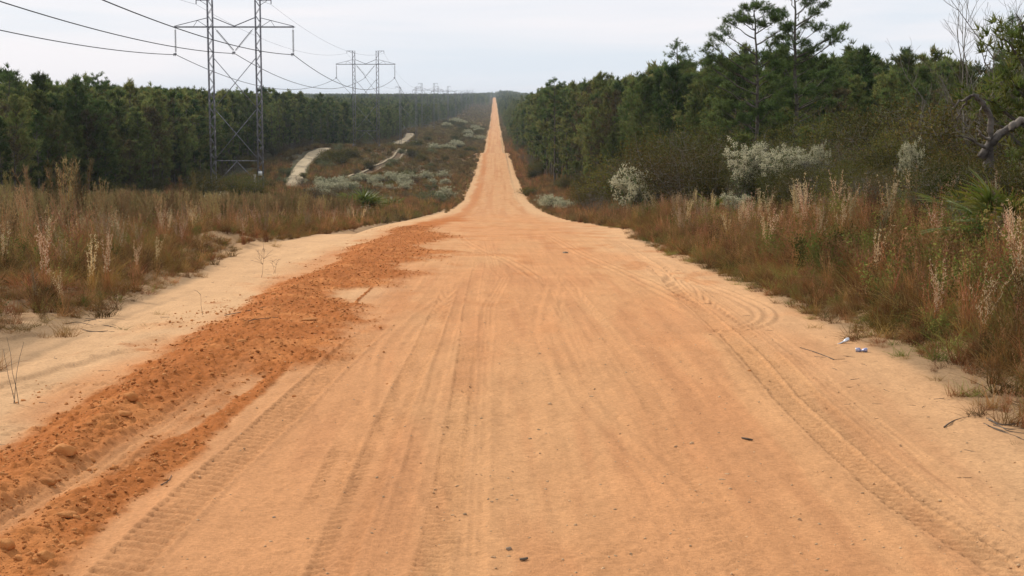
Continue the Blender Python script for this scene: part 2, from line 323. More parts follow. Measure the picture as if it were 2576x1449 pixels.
def road_col(X, Y):
    n = fbm(X / 1.7, Y / 9, 31, 4); n2 = fbm(X / .35, Y / 5, 32, 3); n3 = fbm(X / .6, Y / .9, 33, 4)
    c = lerp(ORANGE, PINK, ss(.35, .7, n)); c = lerp(c, DULL * np.ones_like(c), .45 * ss(.52, .72, n2)); 
    nearr = ss(2.7, 4.9, X + (fbm(X / 2, Y / 5, 34, 3) - .5) * 2.2)
    c = lerp(c, SAND * np.ones_like(c), .62 * nearr)
    lft = ss(-4.3, -5.1, X + (fbm(X / 1.2, Y / 3, 35, 3) - .5) * 1.5 - .3 * ss(60, 110, Y))
    c = lerp(c, SAND * np.ones_like(c), .9 * lft)
    pk = ss(.5, .68, fbm(X / 1.4, Y / 3.0, 36, 4)) * lft * ss(-5.8, -4.8, X)
    c = lerp(c, PINK * np.ones_like(c), .7 * pk)
    # clay smears in the loose sand
    sp = ss(.66, .78, fbm(X / .5, Y / .8, 37, 3)) * ss(-5.9, -4.6, X) * ss(-3.6, -4.2, X); c = lerp(c, CLAY * np.ones_like(c), .55 * sp)
    # the pale fan beside the ridge
    mk, _ = windrow(X, Y)
    pale = np.exp(-((X + 2.65) / .5) ** 2 - ((Y - 31) / 2.2) ** 2); c = lerp(c, SAND * np.ones_like(c), .55 * pale)
    wc = lerp(CLAY * np.ones_like(c), np.array([.58, .24, .08]) * np.ones_like(c), ss(.5, .8, n3) * .5)
    c = lerp(c, wc, mk * (1 - .3 * ss(200, 600, Y)))
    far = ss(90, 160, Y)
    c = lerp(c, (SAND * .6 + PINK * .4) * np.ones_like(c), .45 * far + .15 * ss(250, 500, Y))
    sm = ss(.58, .74, fbm(X / .9, Y / 2.2, 43, 4)) * ss(10, 40, Y) * ss(-2.8, -1.5, X); c = lerp(c, (CLAY * .55 + ORANGE * .45) * np.ones_like(c), .5 * sm)
    stk = ss(.5, .68, fbm(X / .45, Y / 70, 44, 3)) * far; c = lerp(c, DULL * np.ones_like(c), .55 * stk)
    strip = np.exp(-((X + 2.9 + .5 * np.sin(Y / 70)) / .55) ** 2) * far * ss(.25, .5, fbm(Y / 30, X * 0, 38, 2)); c = lerp(c, (CLAY * .6 + DULL * .5) * np.ones_like(c), .6 * strip)
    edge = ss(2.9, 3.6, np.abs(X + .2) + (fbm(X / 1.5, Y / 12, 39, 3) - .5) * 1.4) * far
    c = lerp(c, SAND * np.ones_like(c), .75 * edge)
    rag = (fbm(X / .8, Y / np.clip(Y / 14, 1, 60), 40, 3) - .5) * (2.0 + 3.2 * ss(80, 200, Y))
    soil = np.maximum(ss(.25, -.5, X - EDGE_L(Y) + rag), ss(-.25, .5, X - EDGE_R(Y) + rag))
    verge_soil = SOIL * np.array([1.35, 1.2, 1.1])  # paler, warmer soil colour along the verges
    verge_soil = lerp(verge_soil * np.ones_like(c), SAND * .8 * np.ones_like(c), ss(.55, .75, fbm(X / .7, Y / 1.1, 41, 3)) * ss(10, 6.5, np.abs(X)) * .8)
    return lerp(c, verge_soil, soil * .92)

# ------------------------------------------------------------------ the dirt road: fine relief near, strip far
def tyre(h, X, Y, cx, wdt, depth, kind, y0, y1, fade=3., ph=0.):
    u = (X - cx) / (wdt / 2); wobble = .04 * np.sin(Y * .7 + ph) ; u = u + wobble
    m = ss(1.12, .95, np.abs(u)) * ss(y0, y0 + fade, Y) * ss(y1, y1 - fade, Y)
    m = m * (.55 + .6 * fbm(X / .6, Y / 1.5, 51 + int(ph * 7), 2))
    if kind == 'rib': pat = -.35 - .65 * (np.cos(u * math.pi * 3.5) > .72)
    elif kind == 'lug': pat = -.4 + .75 * np.sin((Y + np.abs(u) * wdt * .45) * 2 * math.pi / .15) * ss(.1, .4, np.abs(u))
    elif kind == 'bar': pat = -.35 + .8 * np.sin((Y + u * wdt * .22 + .03 * fbm(X, Y / .3, 55, 2)) * 2 * math.pi / .17)
    elif kind == 'chain': pat = -.3 + .8 * np.sin(Y * 2 * math.pi / .12)
    else: pat = -1.0 + 0 * u
    rim = np.exp(-((np.abs(u) - 1.12) / .13) ** 2) * ss(y0, y0 + fade, Y) * ss(y1, y1 - fade, Y)
    return h + 1.05 * depth * (m * pat * (.45 + 1.1 * fbm(X / .25, Y / .4, 57, 2)) + .4 * rim)
TR = lambda *p: (lambda Y: np.interp(Y, [q[0] for q in p], [q[1] for q in p]))
MAINR = TR((8, 3.5), (10.6, 3.27), (12.2, 3.08), (14.3, 3.05), (17.3, 3.05), (22.9, 3.3), (30.5, 3.5), (40, 3.95), (60, 4.2), (80, 3.5))
LOOP = [(40, 3.9), (36, 4.35), (32, 4.62), (29, 4.72), (27, 4.68), (25.5, 4.45), (24.3, 4.0), (23.6, 3.5)]
def relief(X, Y):
    h = .018 * (fbm(X / .8, Y / 1.6, 61, 3) - .5) + .020 * (fbm(X / .09, Y / .12, 62, 2) - .5)
    h = h + .030 * (fbm(X / .2, Y / 7, 63, 3) - .5) * ss(4.4, 3.6, np.abs(X))                 # long drag lines of the grader
    mk, wh = windrow(X, Y)
    h = h + wh * .8 + mk * (.05 * (fbm(X / .075, Y / .10, 64, 3) - .5) + .045 * np.maximum(fbm(X / .05, Y / .05, 65, 2) - .55, 0) * 2)
    rough = ss(.55, .72, fbm(X / .8, Y / 1.0, 66, 3))
    h = h + rough * .045 * (vn(X / .07, Y / .05, 67) - .4) * (ss(-2.6, -3.4, X) * ss(-6.2, -5, X) + .35)
    near = ss(70, 40, Y)
    h = tyre(h, X, Y, -.12 + .012 * (Y - 10.6) * 0 + TR((8, .02), (11, -.06), (18, -.06), (28, .0), (36, .35), (40, .1), (60, -.2))(Y), .23, .012, 'rib', 6, 60, 4, 1)
    h = tyre(h, X, Y, TR((8, -.55), (11, -.42), (18, -.36), (30, -.45), (60, -.4))(Y), .24, .015, 'chain', 6, 45, 4, 2)
    h = tyre(h, X, Y, TR((8, -1.15), (14, -1.08), (22, -.95), (60, -.9))(Y), .30, .017, 'lug', 6, 34, 5, 3)
    h = tyre(h, X, Y, TR((8, -.8), (14, -.72), (30, -.65))(Y), .16, .009, 'flat', 6, 30, 5, 4)
    h = tyre(h, X, Y, -1.38 + 0 * Y, .26, .016, 'lug', 11.8, 15.2, 1, 5)
    h = tyre(h, X, Y, TR((8, -2.62), (11, -2.5), (13, -2.42), (16, -2.22), (20, -1.98), (26, -1.75), (34, -1.55), (60, -1.4))(Y), .36, .034, 'bar', 6, 26, 5, 6)
    h = tyre(h, X, Y, TR((8, -3.95), (11, -3.72), (13, -3.48), (16, -3.28), (20, -3.1))(Y), .30, .022, 'rib', 6, 19, 4, 7)
    h = tyre(h, X, Y, TR((8, 1.35), (12, 1.3), (20, 1.2), (40, 1.05))(Y), .22, .006, 'rib', 6, 45, 5, 8)
    h = tyre(h, X, Y, TR((8, 1.62), (12, 1.72), (20, 1.7), (40, 1.5))(Y), .26, .007, 'lug', 6, 40, 5, 9)
    h = tyre(h, X, Y, MAINR(Y) + .12, .26, .030, 'bar', 6, 60, 6, 10)
    h = tyre(h, X, Y, MAINR(Y) + .42, .26, .022, 'lug', 6, 60, 6, 11)
    h = tyre(h, X, Y, MAINR(Y) + .78, .2, .012, 'rib', 6, 48, 6, 12)
    h = h + .020 * (ss(.0, -.12, X - MAINR(Y)) * ss(-.5, -.15, X - MAINR(Y)))
    # loop of a turning car
    for pts_, amp in ((LOOP, 1.), ([(72, -1.7), (58, -1.2), (49, -.4), (43, .4), (36, .9)], .7), ([(66, 2.0), (48, 2.5), (36, 3.2), (29, 3.5)], .7), ([(34, 1.3), (24, .75), (17, .9), (12, 1.6)], .3), ([(30, -1.0), (22, -1.5), (16, -1.2), (11, -.2)], .3)):
        P = np.array([(b, a) for a, b in pts_], float); q_ = np.linspace(0, len(P) - 1, 22); P = np.stack([np.interp(q_, np.arange(len(P)), P[:, k_]) for k_ in (0, 1)], 1)
        for _ in range(4): P[1:-1] = (P[:-2] + 2 * P[1:-1] + P[2:]) / 4
        x0_, y0_ = P.min(0) - .6; x1_, y1_ = P.max(0) + .6; sel = (X > x0_) & (X < x1_) & (Y > y0_) & (Y < y1_)
        if not sel.any(): continue
        xs, ys = X[sel], Y[sel]; dd = np.full(xs.shape, 9.)
        for (a, b) in zip(P[:-1], P[1:]):
            v = b - a; tt = np.clip(((xs - a[0]) * v[0] + (ys - a[1]) * v[1]) / (v @ v), 0, 1); dd = np.minimum(dd, np.hypot(xs - a[0] - tt * v[0], ys - a[1] - tt * v[1]))
        g = np.zeros(X.shape); g[sel] = -.02 * np.exp(-((dd - .02) / .05) ** 2) - .02 * np.exp(-((dd - .2) / .05) ** 2) + .012 * np.exp(-((dd - .11) / .04) ** 2); h = h + amp * g
    # loose sand at the right: wind ripples and footprints; small cut banks in the sand at the left
    h = h + ss(3.9, 4.5, X) * .006 * np.sin((X * 1.3 + Y * 2.2 + .7 * fbm(X, Y / 2, 71, 2)) * 9) * ss(22, 14, Y)
    h = h + ss(-5.0, -5.5, X) * .012 * np.sin((X * .6 + Y * 1.5 + 2.2 * fbm(X / 1.5, Y / 2, 72, 3)) * 3.1)
    cutb = np.sin((X * 1.25 - Y * .30 + .8 * fbm(X / 1.2, Y / 2.5, 73, 3)) * 2.4); h = h + .05 * ss(.6, .85, cutb) * ss(-4.7, -5.2, X) * ss(30, 20, Y)
    return h * (1 if np.ndim(near) == 0 else (.25 + .75 * near))
def grid(xs, ys, hf, cf):
    X, Y = np.meshgrid(xs, ys); Z = hf(X, Y); c = cf(X, Y).reshape(-1, 3)
    V = np.stack([X, Y, Z], -1).reshape(-1, 3); nx = len(xs); i = np.arange(len(ys) - 1)[:, None] * nx; j = np.arange(nx - 1)[None]
    F = np.stack([i + j, i + j + 1, i + nx + j + 1, i + nx + j], -1).reshape(-1, 4)
    return V, F, c
XL, XR = -7.9, 6.3
def road_h(X, Y):
    dip = np.minimum(ss(XL, XL + .9, X), ss(XR, XR - .9, X))
    return base(X, Y) + relief(X, Y) - .14 + .16 * dip
ys = [6.0]
while ys[-1] < 64: ys.append(ys[-1] * (1.0029 if ys[-1] < 22 else 1.0045))
ys = np.array(ys)
xs = np.concatenate([np.arange(XL, -4.4, .035), np.arange(-4.4, 4.4, .022), np.arange(4.4, XR + .02, .032)])
V1, F1, c1 = grid(xs, ys, road_h, road_col)
xf = np.concatenate([np.arange(-6.4, 6.41, .2)]); yf = [ys[-1]]
while yf[-1] < 4300: yf.append(yf[-1] * 1.008)
yf = np.array(yf)
def far_h(X, Y):
    k = np.clip(Y / 64, 1, 50)
    dip = np.minimum(ss(-6.4, -5.6, X), ss(6.4, 5.6, X))
    wv = (.10 * (fbm(X / .5, Y / 25, 81, 3) - .5) + .25 * (fbm(Y / 14, X * .05, 82, 2) - .5) * .35)
    return base(X, Y) - .3 + .32 * dip + wv * .6 * ss(64, 90, Y) + relief(X, Y) * ss(90, 64, Y)
# carry the near sheet's edges on to meet the far strip
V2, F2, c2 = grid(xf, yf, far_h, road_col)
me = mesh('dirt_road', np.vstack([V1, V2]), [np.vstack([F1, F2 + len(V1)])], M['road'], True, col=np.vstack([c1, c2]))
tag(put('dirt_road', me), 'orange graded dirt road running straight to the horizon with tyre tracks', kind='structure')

def ground_h(X, Y):
    inside = ss(XL - .1, XL + .35, X) * ss(XR + .1, XR - .35, X) * (Y < 66) + ss(-6.5, -6.1, X) * ss(6.5, 6.1, X) * (Y >= 66)
    return base(X, Y) - .05 - .35 * inside
def ground_col(X, Y):
    c = road_col(X, Y)
    far = ss(7, 14, np.abs(X)); n = fbm(X / 14, Y / 22, 91, 4)
    g = lerp(SOIL * .62 * np.ones_like(c), np.array([.10, .09, .042]) * np.ones_like(c), ss(.35, .65, n)); g = lerp(g, np.array([.14, .09, .05]) * np.ones_like(c), ss(.55, .75, fbm(X / 8, Y / 14, 92, 4)))
    g = lerp(g, np.array([.07, .065, .04]) * np.ones_like(c), ss(-42, -47, X))
    return lerp(c, g, far)
gx = np.concatenate([-np.geomspace(40, 6500, 46)[::-1], np.arange(-39, -9, 1.0), np.arange(-9, 9.1, .45), np.arange(10, 30, 1.0), np.geomspace(31, 6500, 46)])
gy = [-60., -40, -20, -5, 0]
while gy[-1] < 80: gy.append(gy[-1] + .55)
while gy[-1] < 9000: gy.append(gy[-1] * 1.014)
Vg, Fg, cg = grid(gx, np.array(gy), ground_h, ground_col)
tag(put('ground', mesh('ground', Vg, [Fg], M['soil'], True, col=cg)), 'sandy scrub ground rolling down and up on both sides of the road', kind='structure')

# pale sand trails in the pylon corridor
TRAILS = []
def trail(name, pts, wdt, label, twin=False, colr=WHITE_SAND):
    TRAILS.append(pts); P = np.array(pts, float); s = np.concatenate([[0], np.cumsum(np.hypot(*np.diff(P, axis=0).T))]); n = max(8, int(s[-1] / 2.5)); q = np.linspace(0, s[-1], n)
    X = np.interp(q, s, P[:, 0]); Y = np.interp(q, s, P[:, 1])
    for _ in range(3): X[1:-1] = (X[:-2] + X[1:-1] * 2 + X[2:]) / 4
    T = np.stack([np.gradient(X), np.gradient(Y)], 1); T /= np.linalg.norm(T, axis=1)[:, None]; N = np.stack([T[:, 1], -T[:, 0]], 1)
    k = np.linspace(-1, 1, 13); wr = wdt / 2 * (1 + .5 * (fbm(q / 6, q * 0, 95, 3) - .5))
    XX = X[:, None] + N[:, :1] * k[None] * wr[:, None]; YY = Y[:, None] + N[:, 1:] * k[None] * wr[:, None]
    ZZ = base(XX, YY) + .16 - .3 * (np.abs(k) > .95)[None] - .05 * np.exp(-((np.abs(k) - .5) / .2) ** 2)[None]
    V = np.stack([XX, YY, ZZ], -1).reshape(-1, 3); i = np.arange(n - 1)[:, None] * 13; j = (np.array([0, 1, 2, 9, 10, 11]) if twin else np.arange(12))[None]
    F = np.stack([i + j, i + j + 1, i + 14 + j, i + 13 + j], -1).reshape(-1, 4)
    nn = fbm(XX / 1.2, YY / 4, 96, 3)[..., None]; c = (colr * (1 - nn * .35)).reshape(-1, 3)
    tag(put(name, mesh(name, V, [F], M['soil'], True, col=c)), label, kind='structure')
trail('sand_path', [(-31, 232), (-32, 255), (-34.6, 275), (-37.2, 300), (-39.6, 325), (-41.6, 350), (-42.8, 378), (-42.2, 400)], 3.0, 'pale sand trail climbing the hill beyond the first pylon')
trail('sand_path', [(-26.2, 285), (-25.6, 305), (-24.6, 330), (-23.6, 360), (-23.2, 385), (-23.5, 410)], 2.6, 'faint double sand track on the brown hillside', True, WHITE_SAND * .8)
trail('sand_path', [(-38.5, 585), (-37.2, 612), (-36.6, 640), (-37, 680), (-38.6, 720), (-40.2, 765)], 3.6, 'pale sand trail beyond the second pylon')
trail('sand_path', [(-25, 820), (-24.5, 870), (-24, 930)], 5.0, 'distant pale patch of the sand trail between the far pylons')
trail('sand_path', [(-19, 1250), (-18.5, 1350), (-18, 1460)], 6.0, 'farthest pale patch of the sand trail')
trail('side_track', [(-4, 1180), (-8, 1260), (-13, 1400), (-17, 1500)], 6.0, 'small sandy side track joining the road far off', colr=SAND)

# ------------------------------------------------------------------ scattering (geometry nodes, for stuff nobody could count)
_gn = {}
def off_trail(X, Y, m=2.0):
    ok = np.ones(X.shape, bool)
    for pts in TRAILS:
        P = np.array(pts, float)
        for a, b in zip(P[:-1], P[1:]):
            v = b - a; tt = np.clip(((X - a[0]) * v[0] + (Y - a[1]) * v[1]) / (v @ v), 0, 1); ok &= np.hypot(X - a[0] - tt * v[0], (Y - a[1] - tt * v[1])) > (1.5 if pts[0][0] == -26.2 else m)
    return ok
def scatter(name, label, protos, P, rz, scl, tilt=None):
    key = name + str(len(_gn)); colp = bpy.data.collections.new("proto_" + key)
    for o in protos: colp.objects.link(o)
    me = bpy.data.meshes.new(name); me.vertices.add(len(P)); me.vertices.foreach_set("co", np.asarray(P, np.float32).ravel())
    r = np.zeros((len(P), 3), np.float32); r[:, 2] = rz
    if tilt is not None: r[:, :2] = tilt
    a = me.attributes.new("rot", 'FLOAT_VECTOR', 'POINT'); a.data.foreach_set("vector", r.ravel())
    a = me.attributes.new("scl", 'FLOAT', 'POINT'); a.data.foreach_set("value", np.asarray(scl, np.float32))
    a = me.attributes.new("idx", 'INT', 'POINT'); a.data.foreach_set("value", rng.integers(0, len(protos), len(P)).astype(np.int32))
    o = bpy.data.objects.new(name, me); C.objects.link(o); tag(o, label, kind='stuff')
    g = bpy.data.node_groups.new("scatter_" + key, 'GeometryNodeTree'); _gn[key] = g
    g.interface.new_socket("Geometry", in_out='INPUT', socket_type='NodeSocketGeometry'); g.interface.new_socket("Geometry", in_out='OUTPUT', socket_type='NodeSocketGeometry')
    N = g.nodes.new; K = g.links.new
    gi = N('NodeGroupInput'); go = N('NodeGroupOutput'); ip = N('GeometryNodeInstanceOnPoints'); ci = N('GeometryNodeCollectionInfo')
    ci.inputs[0].default_value = colp; ci.inputs[1].default_value = True; ci.inputs[2].default_value = True
    K(gi.outputs[0], ip.inputs['Points']); K(ci.outputs[0], ip.inputs['Instance']); ip.inputs['Pick Instance'].default_value = True
    for nm, dt, sk in (("rot", 'FLOAT_VECTOR', 'Rotation'), ("scl", 'FLOAT', 'Scale'), ("idx", 'INT', 'Instance Index')):
        na = N('GeometryNodeInputNamedAttribute'); na.data_type = dt; na.inputs['Name'].default_value = nm
        K(na.outputs['Attribute'], ip.inputs[sk])
    K(ip.outputs[0], go.inputs[0])
    md = o.modifiers.new("scatter", 'NODES'); md.node_group = g
    return o
def proto(name, me): return bpy.data.objects.new(name, me)

# ------------------------------------------------------------------ pines
def pine_mb(seed, H, cb, spread, nl, tufts, tlen, top=.5, tk=7, trunk_r=.13, lean=0., gap=0., nb=7, wf=.13):
    """returns trunk MB (trunk + limbs) and crown MB"""
    global rng, U
    keep = rng; rng = np.random.default_rng(seed); U = rng.uniform
    T = MB(); Cn = MB()
    n = 9; t = np.linspace(0, 1, n); wob = np.cumsum(rng.normal(0, .02 * H / 9, (n, 2)), 0)
    P = np.stack([wob[:, 0] + lean * t * H, wob[:, 1], t * H * .97], 1); R = trunk_r * (1 - t) ** .8 + .02
    T.tube(P, R, tk)
    at = lambda z: np.array([np.interp(z, P[:, 2], P[:, k]) for k in range(3)])
    pos = []; dr = []; sz = []
    for i in range(nl):
        f = (i + .5) / nl; z = H * (cb + (1 - cb) * (f ** .85)) * .96
        if gap and U() < gap: continue
        a = i * 2.4 + U(-.5, .5); shp = (math.sin(math.pi * min(1, (f * (1 - top) + .0 + top * .35))) if f < .5 else (1 - f) ** .55 * 1.15)
        shp = max(.12, min(1.1, .35 + .9 * f) if f < .3 else 1.1 * (1 - f) ** .56 + .08)
        Ln = spread * shp * U(.5, 1.3); el = U(.15, .5) + .5 * f
        d = np.array([math.cos(a) * math.cos(el), math.sin(a) * math.cos(el), math.sin(el)])
        q = np.linspace(0, 1, 5)[:, None]; b0 = at(z)
        bp = b0 + d * Ln * q + np.array([0, 0, .22 * Ln]) * (q ** 2) * U(-.6, 1.2) + rng.normal(0, .03 * Ln, (5, 3)) * q
        T.tube(bp, np.linspace(.028 + .012 * Ln, .008, 5), 4, cap=False)
        k = max(3, int(tufts * (.5 + shp) * U(.7, 1.3)))
        ns = max(2, k // 9)
        for s_ in range(ns):
            u = U(.3, 1); c0 = bp[0] + 0; j = min(3, int(u * 4)); c0 = bp[j] + (bp[j + 1] - bp[j]) * (u * 4 - j)
            sd = rng.normal(size=3); sd[2] = abs(sd[2]) * .6; sd = sd / np.linalg.norm(sd); tip = c0 + sd * Ln * U(.12, .38)
            T.tube(np.array([c0, (c0 + tip) / 2 + rng.normal(0, .02, 3), tip]), [.010, .007, .004], 3, cap=False)
            m = max(3, k // ns); uu = U(.2, 1.15, m)[:, None]
            pp = c0 + (tip - c0) * uu + rng.normal(0, .09 + .03 * Ln, (m, 3)); pos.append(pp); dr.append(np.tile(sd * .6 + d * .5 + [0, 0, .35], (m, 1))); sz.append(np.full(m, 1.))
    # leader
    m = max(6, tufts // 2); z = U(.88, 1.0, m) * H; pp = np.array([at(min(v, H * .97)) for v in z]) + rng.normal(0, .10, (m, 3)); pp[:, 2] = z; pos.append(pp); dr.append(np.tile([0, 0, 1.], (m, 1))); sz.append(np.full(m, 1.))
    pos = np.concatenate(pos); dr = np.concatenate(dr)
    N_ = len(pos)
    PP = np.repeat(pos, nb, 0); DD = np.repeat(dr, nb, 0) + rng.normal(0, .62, (N_ * nb, 3)); DD /= np.linalg.norm(DD, axis=1)[:, None]
    ln = tlen * U(.7, 1.25, N_ * nb); S = np.cross(DD, rng.normal(size=(N_ * nb, 3))); S /= np.linalg.norm(S, axis=1)[:, None] + 1e-9
    wd = (ln * wf)[:, None]; tone = np.repeat(U(.7, 1.3, (N_, 1)), nb, 0) * np.array([[1, 1, 1]]); tone[:, 0] *= np.repeat(U(.85, 1.3, N_), nb)
    Cn.tris(PP - S * wd, PP + S * wd, PP + DD * ln[:, None], tone)
    rng = keep; U = rng.uniform
    return T, Cn
def pine_pair(nm, *a, mat_=None, **k):
    T, Cn = pine_mb(*a, **k); return T.build(nm + '_trunk', M['bark'], True), Cn.build(nm + '_crown', mat_ or M['needle'])
FP = [pine_pair('pine%d' % i, 100 + i, 12, [.04, .1, .02, .16, .06, .3][i], [2.9, 2.6, 3.1, 2.4, 2.7, 2.2][i], [50, 46, 52, 42, 48, 28][i], [40, 38, 42, 34, 40, 30][i], .36, tk=5, nb=8, wf=.085) for i in range(6)]
FP += [pine_pair('bushy%d' % i, 140 + i, 11, .05, [2.9, 2.5, 2.7][i], [34, 30, 26][i], [44, 40, 30][i], .30, tk=5, nb=8, wf=.11, mat_=M[['needle_o', 'needle_y', 'needle_o'][i]]) for i in range(3)]
KIND = lambda: int(rng.choice(9, p=[.15, .15, .15, .13, .14, .10, .06, .06, .06]))
def low(i):
    T, Cn = pine_mb(300 + i, 12, .12, 2.5, 20, 16, .55, tk=3, wf=.11); mb = MB()
    V = np.concatenate(T.V + Cn.V); nT = T.n
    F = [np.concatenate(T.F[3] + [f + nT for f in Cn.F[3]]) if T.F[3] else np.concatenate([f + nT for f in Cn.F[3]]), np.concatenate(T.F[4])]
    nt3 = sum(len(f) for f in T.F[3]); nc3 = sum(len(f) for f in Cn.F[3]); n4 = sum(len(f) for f in T.F[4])
    mi = np.concatenate([np.zeros(nt3), np.ones(nc3), np.zeros(n4)])
    return mesh('low_pine', V, F, [M['bark'], M['needle']], midx=mi, col=np.concatenate(T.C + Cn.C))
LOW = [proto('low_pine_tree', low(i)) for i in range(5)]

def make_tree(name, meshes, x, y, s, label, cat='pine tree', group=None, dz=-.1):
    r = empty(name, (x, y, float(base(x, y)) + dz), U(0, 6.28), s); tag(r, label, cat, group)
    put('trunk', meshes[0], r); put('crown', meshes[1], r); return r

# forest positions
pts = []
def edgeL(Y): return np.interp(Y, [0, 205, 260, 330, 440, 500, 560, 640, 760, 860], [-44, -44, -46, -52, -52, -47, -43.5, -44, -47, -44]) - 3 * (vn(Y / 30, 0 * Y, 5) - .5) - 2 * np.sin(Y / 40) + 6 * ss(700, 1600, Y)
def edgeR(Y): return np.interp(Y, [90, 120, 160, 220, 300, 500, 900, 4500], [19, 17, 15, 12.5, 10.5, 9.5, 8, 8]) + 2 * (vn(Y / 20, 0 * Y, 6) - .5)
Y = 95.
while Y < 1500:
    sp = 2.9 if Y < 420 else (3.8 if Y < 800 else 6)
    lim = .36 * Y + 14
    # left
    x0 = float(edgeL(Y)); k = 0; x = x0
    while x > -lim:
        pts.append((x + U(-1, 1), Y + U(-sp, sp) * .5, k)); k += 1; x -= sp * U(.8, 1.3) * (1 if k < 14 else 2.0)
    x0 = float(edgeR(Y)); k = 0; x = x0
    while x < lim:
        pts.append((x + U(-1, 1), Y + U(-sp, sp) * .5, 1000 + k)); k += 1; x += sp * U(.8, 1.3) * (1 if k < 14 else 2.0)
    Y += sp * .95
F_ = np.array(pts)
depth_row = np.where(F_[:, 2] >= 1000, F_[:, 2] - 1000, F_[:, 2])
zf = base(F_[:, 0], F_[:, 1]); pxx, pyy = project(F_[:, 0], F_[:, 1], zf + 9)
scl = U(.74, 1.08, len(F_)) * (1 + .14 * (vn(F_[:, 0] / 25, F_[:, 1] / 25, 8) - .5)); scl = np.where(F_[:, 0] > 0, scl * 1.0, scl)
scl = np.where((depth_row < 1) & (U(size=len(F_)) < .5), scl * .65, scl)
scl = np.where(U(size=len(F_)) < .05, scl * 1.16, scl)
yt = np.interp(pxx, [-100, 0, 300, 500, 1200, 1250, 1300, 1400, 1500, 1600, 1700, 1780, 1900, 2100, 2300, 2450, 2700], [205, 208, 226, 232, 238, 238, 228, 215, 205, 185, 168, 165, 150, 140, 152, 165, 150])
want = (239 - yt) / FD * F_[:, 1] + EYE - zf + .3
scl = np.where((F_[:, 1] < 700) & (F_[:, 0] > 0), np.clip(want / 12 * (U(.62, 1.0, len(F_)) + .16 * U(size=len(F_)) ** 3), .3, 1.3), np.where(F_[:, 1] < 500, np.clip(want / 12 * (U(.68, 1.0, len(F_)) + .16 * U(size=len(F_)) ** 3), .4, 1.3), scl))
scl = np.where((depth_row < 1) & (U(size=len(F_)) < .4), scl * .7, scl)
inview = (pxx > -60) & (pxx < 2640)
score = F_[:, 1] * (1 + .16 * depth_row); score = np.where(inview & (depth_row < 7), score, 1e9)
order = np.argsort(score)
single = order[:236]; rest = np.array([i for i in range(len(F_)) if i not in set(single.tolist()) and -160 < pxx[i] < 2740])
LZ = ((100, 'at the left edge of the wood'), (300, 'under the tall ragged pines at left'), (530, 'left of the first pylon'), (670, 'behind the first pylon'), (850, 'between the first two pylons'), (1000, 'behind the second pylon'), (1250, 'along the far left corridor'))
RZ = ((1350, 'where the right wood meets the road'), (1450, 'around the pine above the treeline'), (1680, 'left of the slender pine'), (1850, 'left of the two tall pines'), (2100, 'behind the two tall pines'), (2250, 'just right of the tallest pine'), (2420, 'between bushy pine and bare tree'), (9999, 'behind the bare trees'))
def zone(px):
    for lim, t in (LZ if px < 1250 else RZ):
        if px < lim: return t
def forest_label(i):
    s = scl[i]; z = zone(pxx[i]); sz = 'tall' if s > .98 else ('small' if s < .6 else 'mid-sized')
    return f"{sz} {'front' if depth_row[i] < 2 else 'inner'} pine {z}", f"pines {z}"
for i in single:
    lb, gp = forest_label(i)
    make_tree('pine_tree', FP[KIND()], F_[i, 0], F_[i, 1], float(scl[i]), lb, 'pine tree', gp, -.2)
# far woods: canopy on the hills to the horizon
FX = []; FY = []
Y = 1500.
while Y < 5200:
    sp = 9 + (Y - 1500) / 350
    xl = np.arange(-.37 * Y - 40, -34 if Y < 2300 else -12, sp); xr = np.arange(9, .37 * Y + 40, sp)
    for arr in (xl, xr): FX.append(arr + U(-sp, sp, len(arr)) * .45); FY.append(np.full(len(arr), Y) + U(-sp, sp, len(arr)) * .5)
    Y += sp * 1.6
xm = []
for Y in np.arange(4350, 5200, 14): a = np.arange(-60, 60, 7.); FX.append(a + U(-3, 3, len(a))); FY.append(np.full(len(a), Y))
FX = np.concatenate(FX); FY = np.concatenate(FY)
RX = np.concatenate([F_[rest, 0], FX]); RY = np.concatenate([F_[rest, 1], FY]); RS = np.concatenate([scl[rest], U(.8, 1.15, len(FX)) * 1.15])
scatter('woodland', 'mass of dark pine woods covering the hills to the horizon', LOW, np.stack([RX, RY, base(RX, RY) - .3], 1), U(0, 6.28, len(RX)), RS)

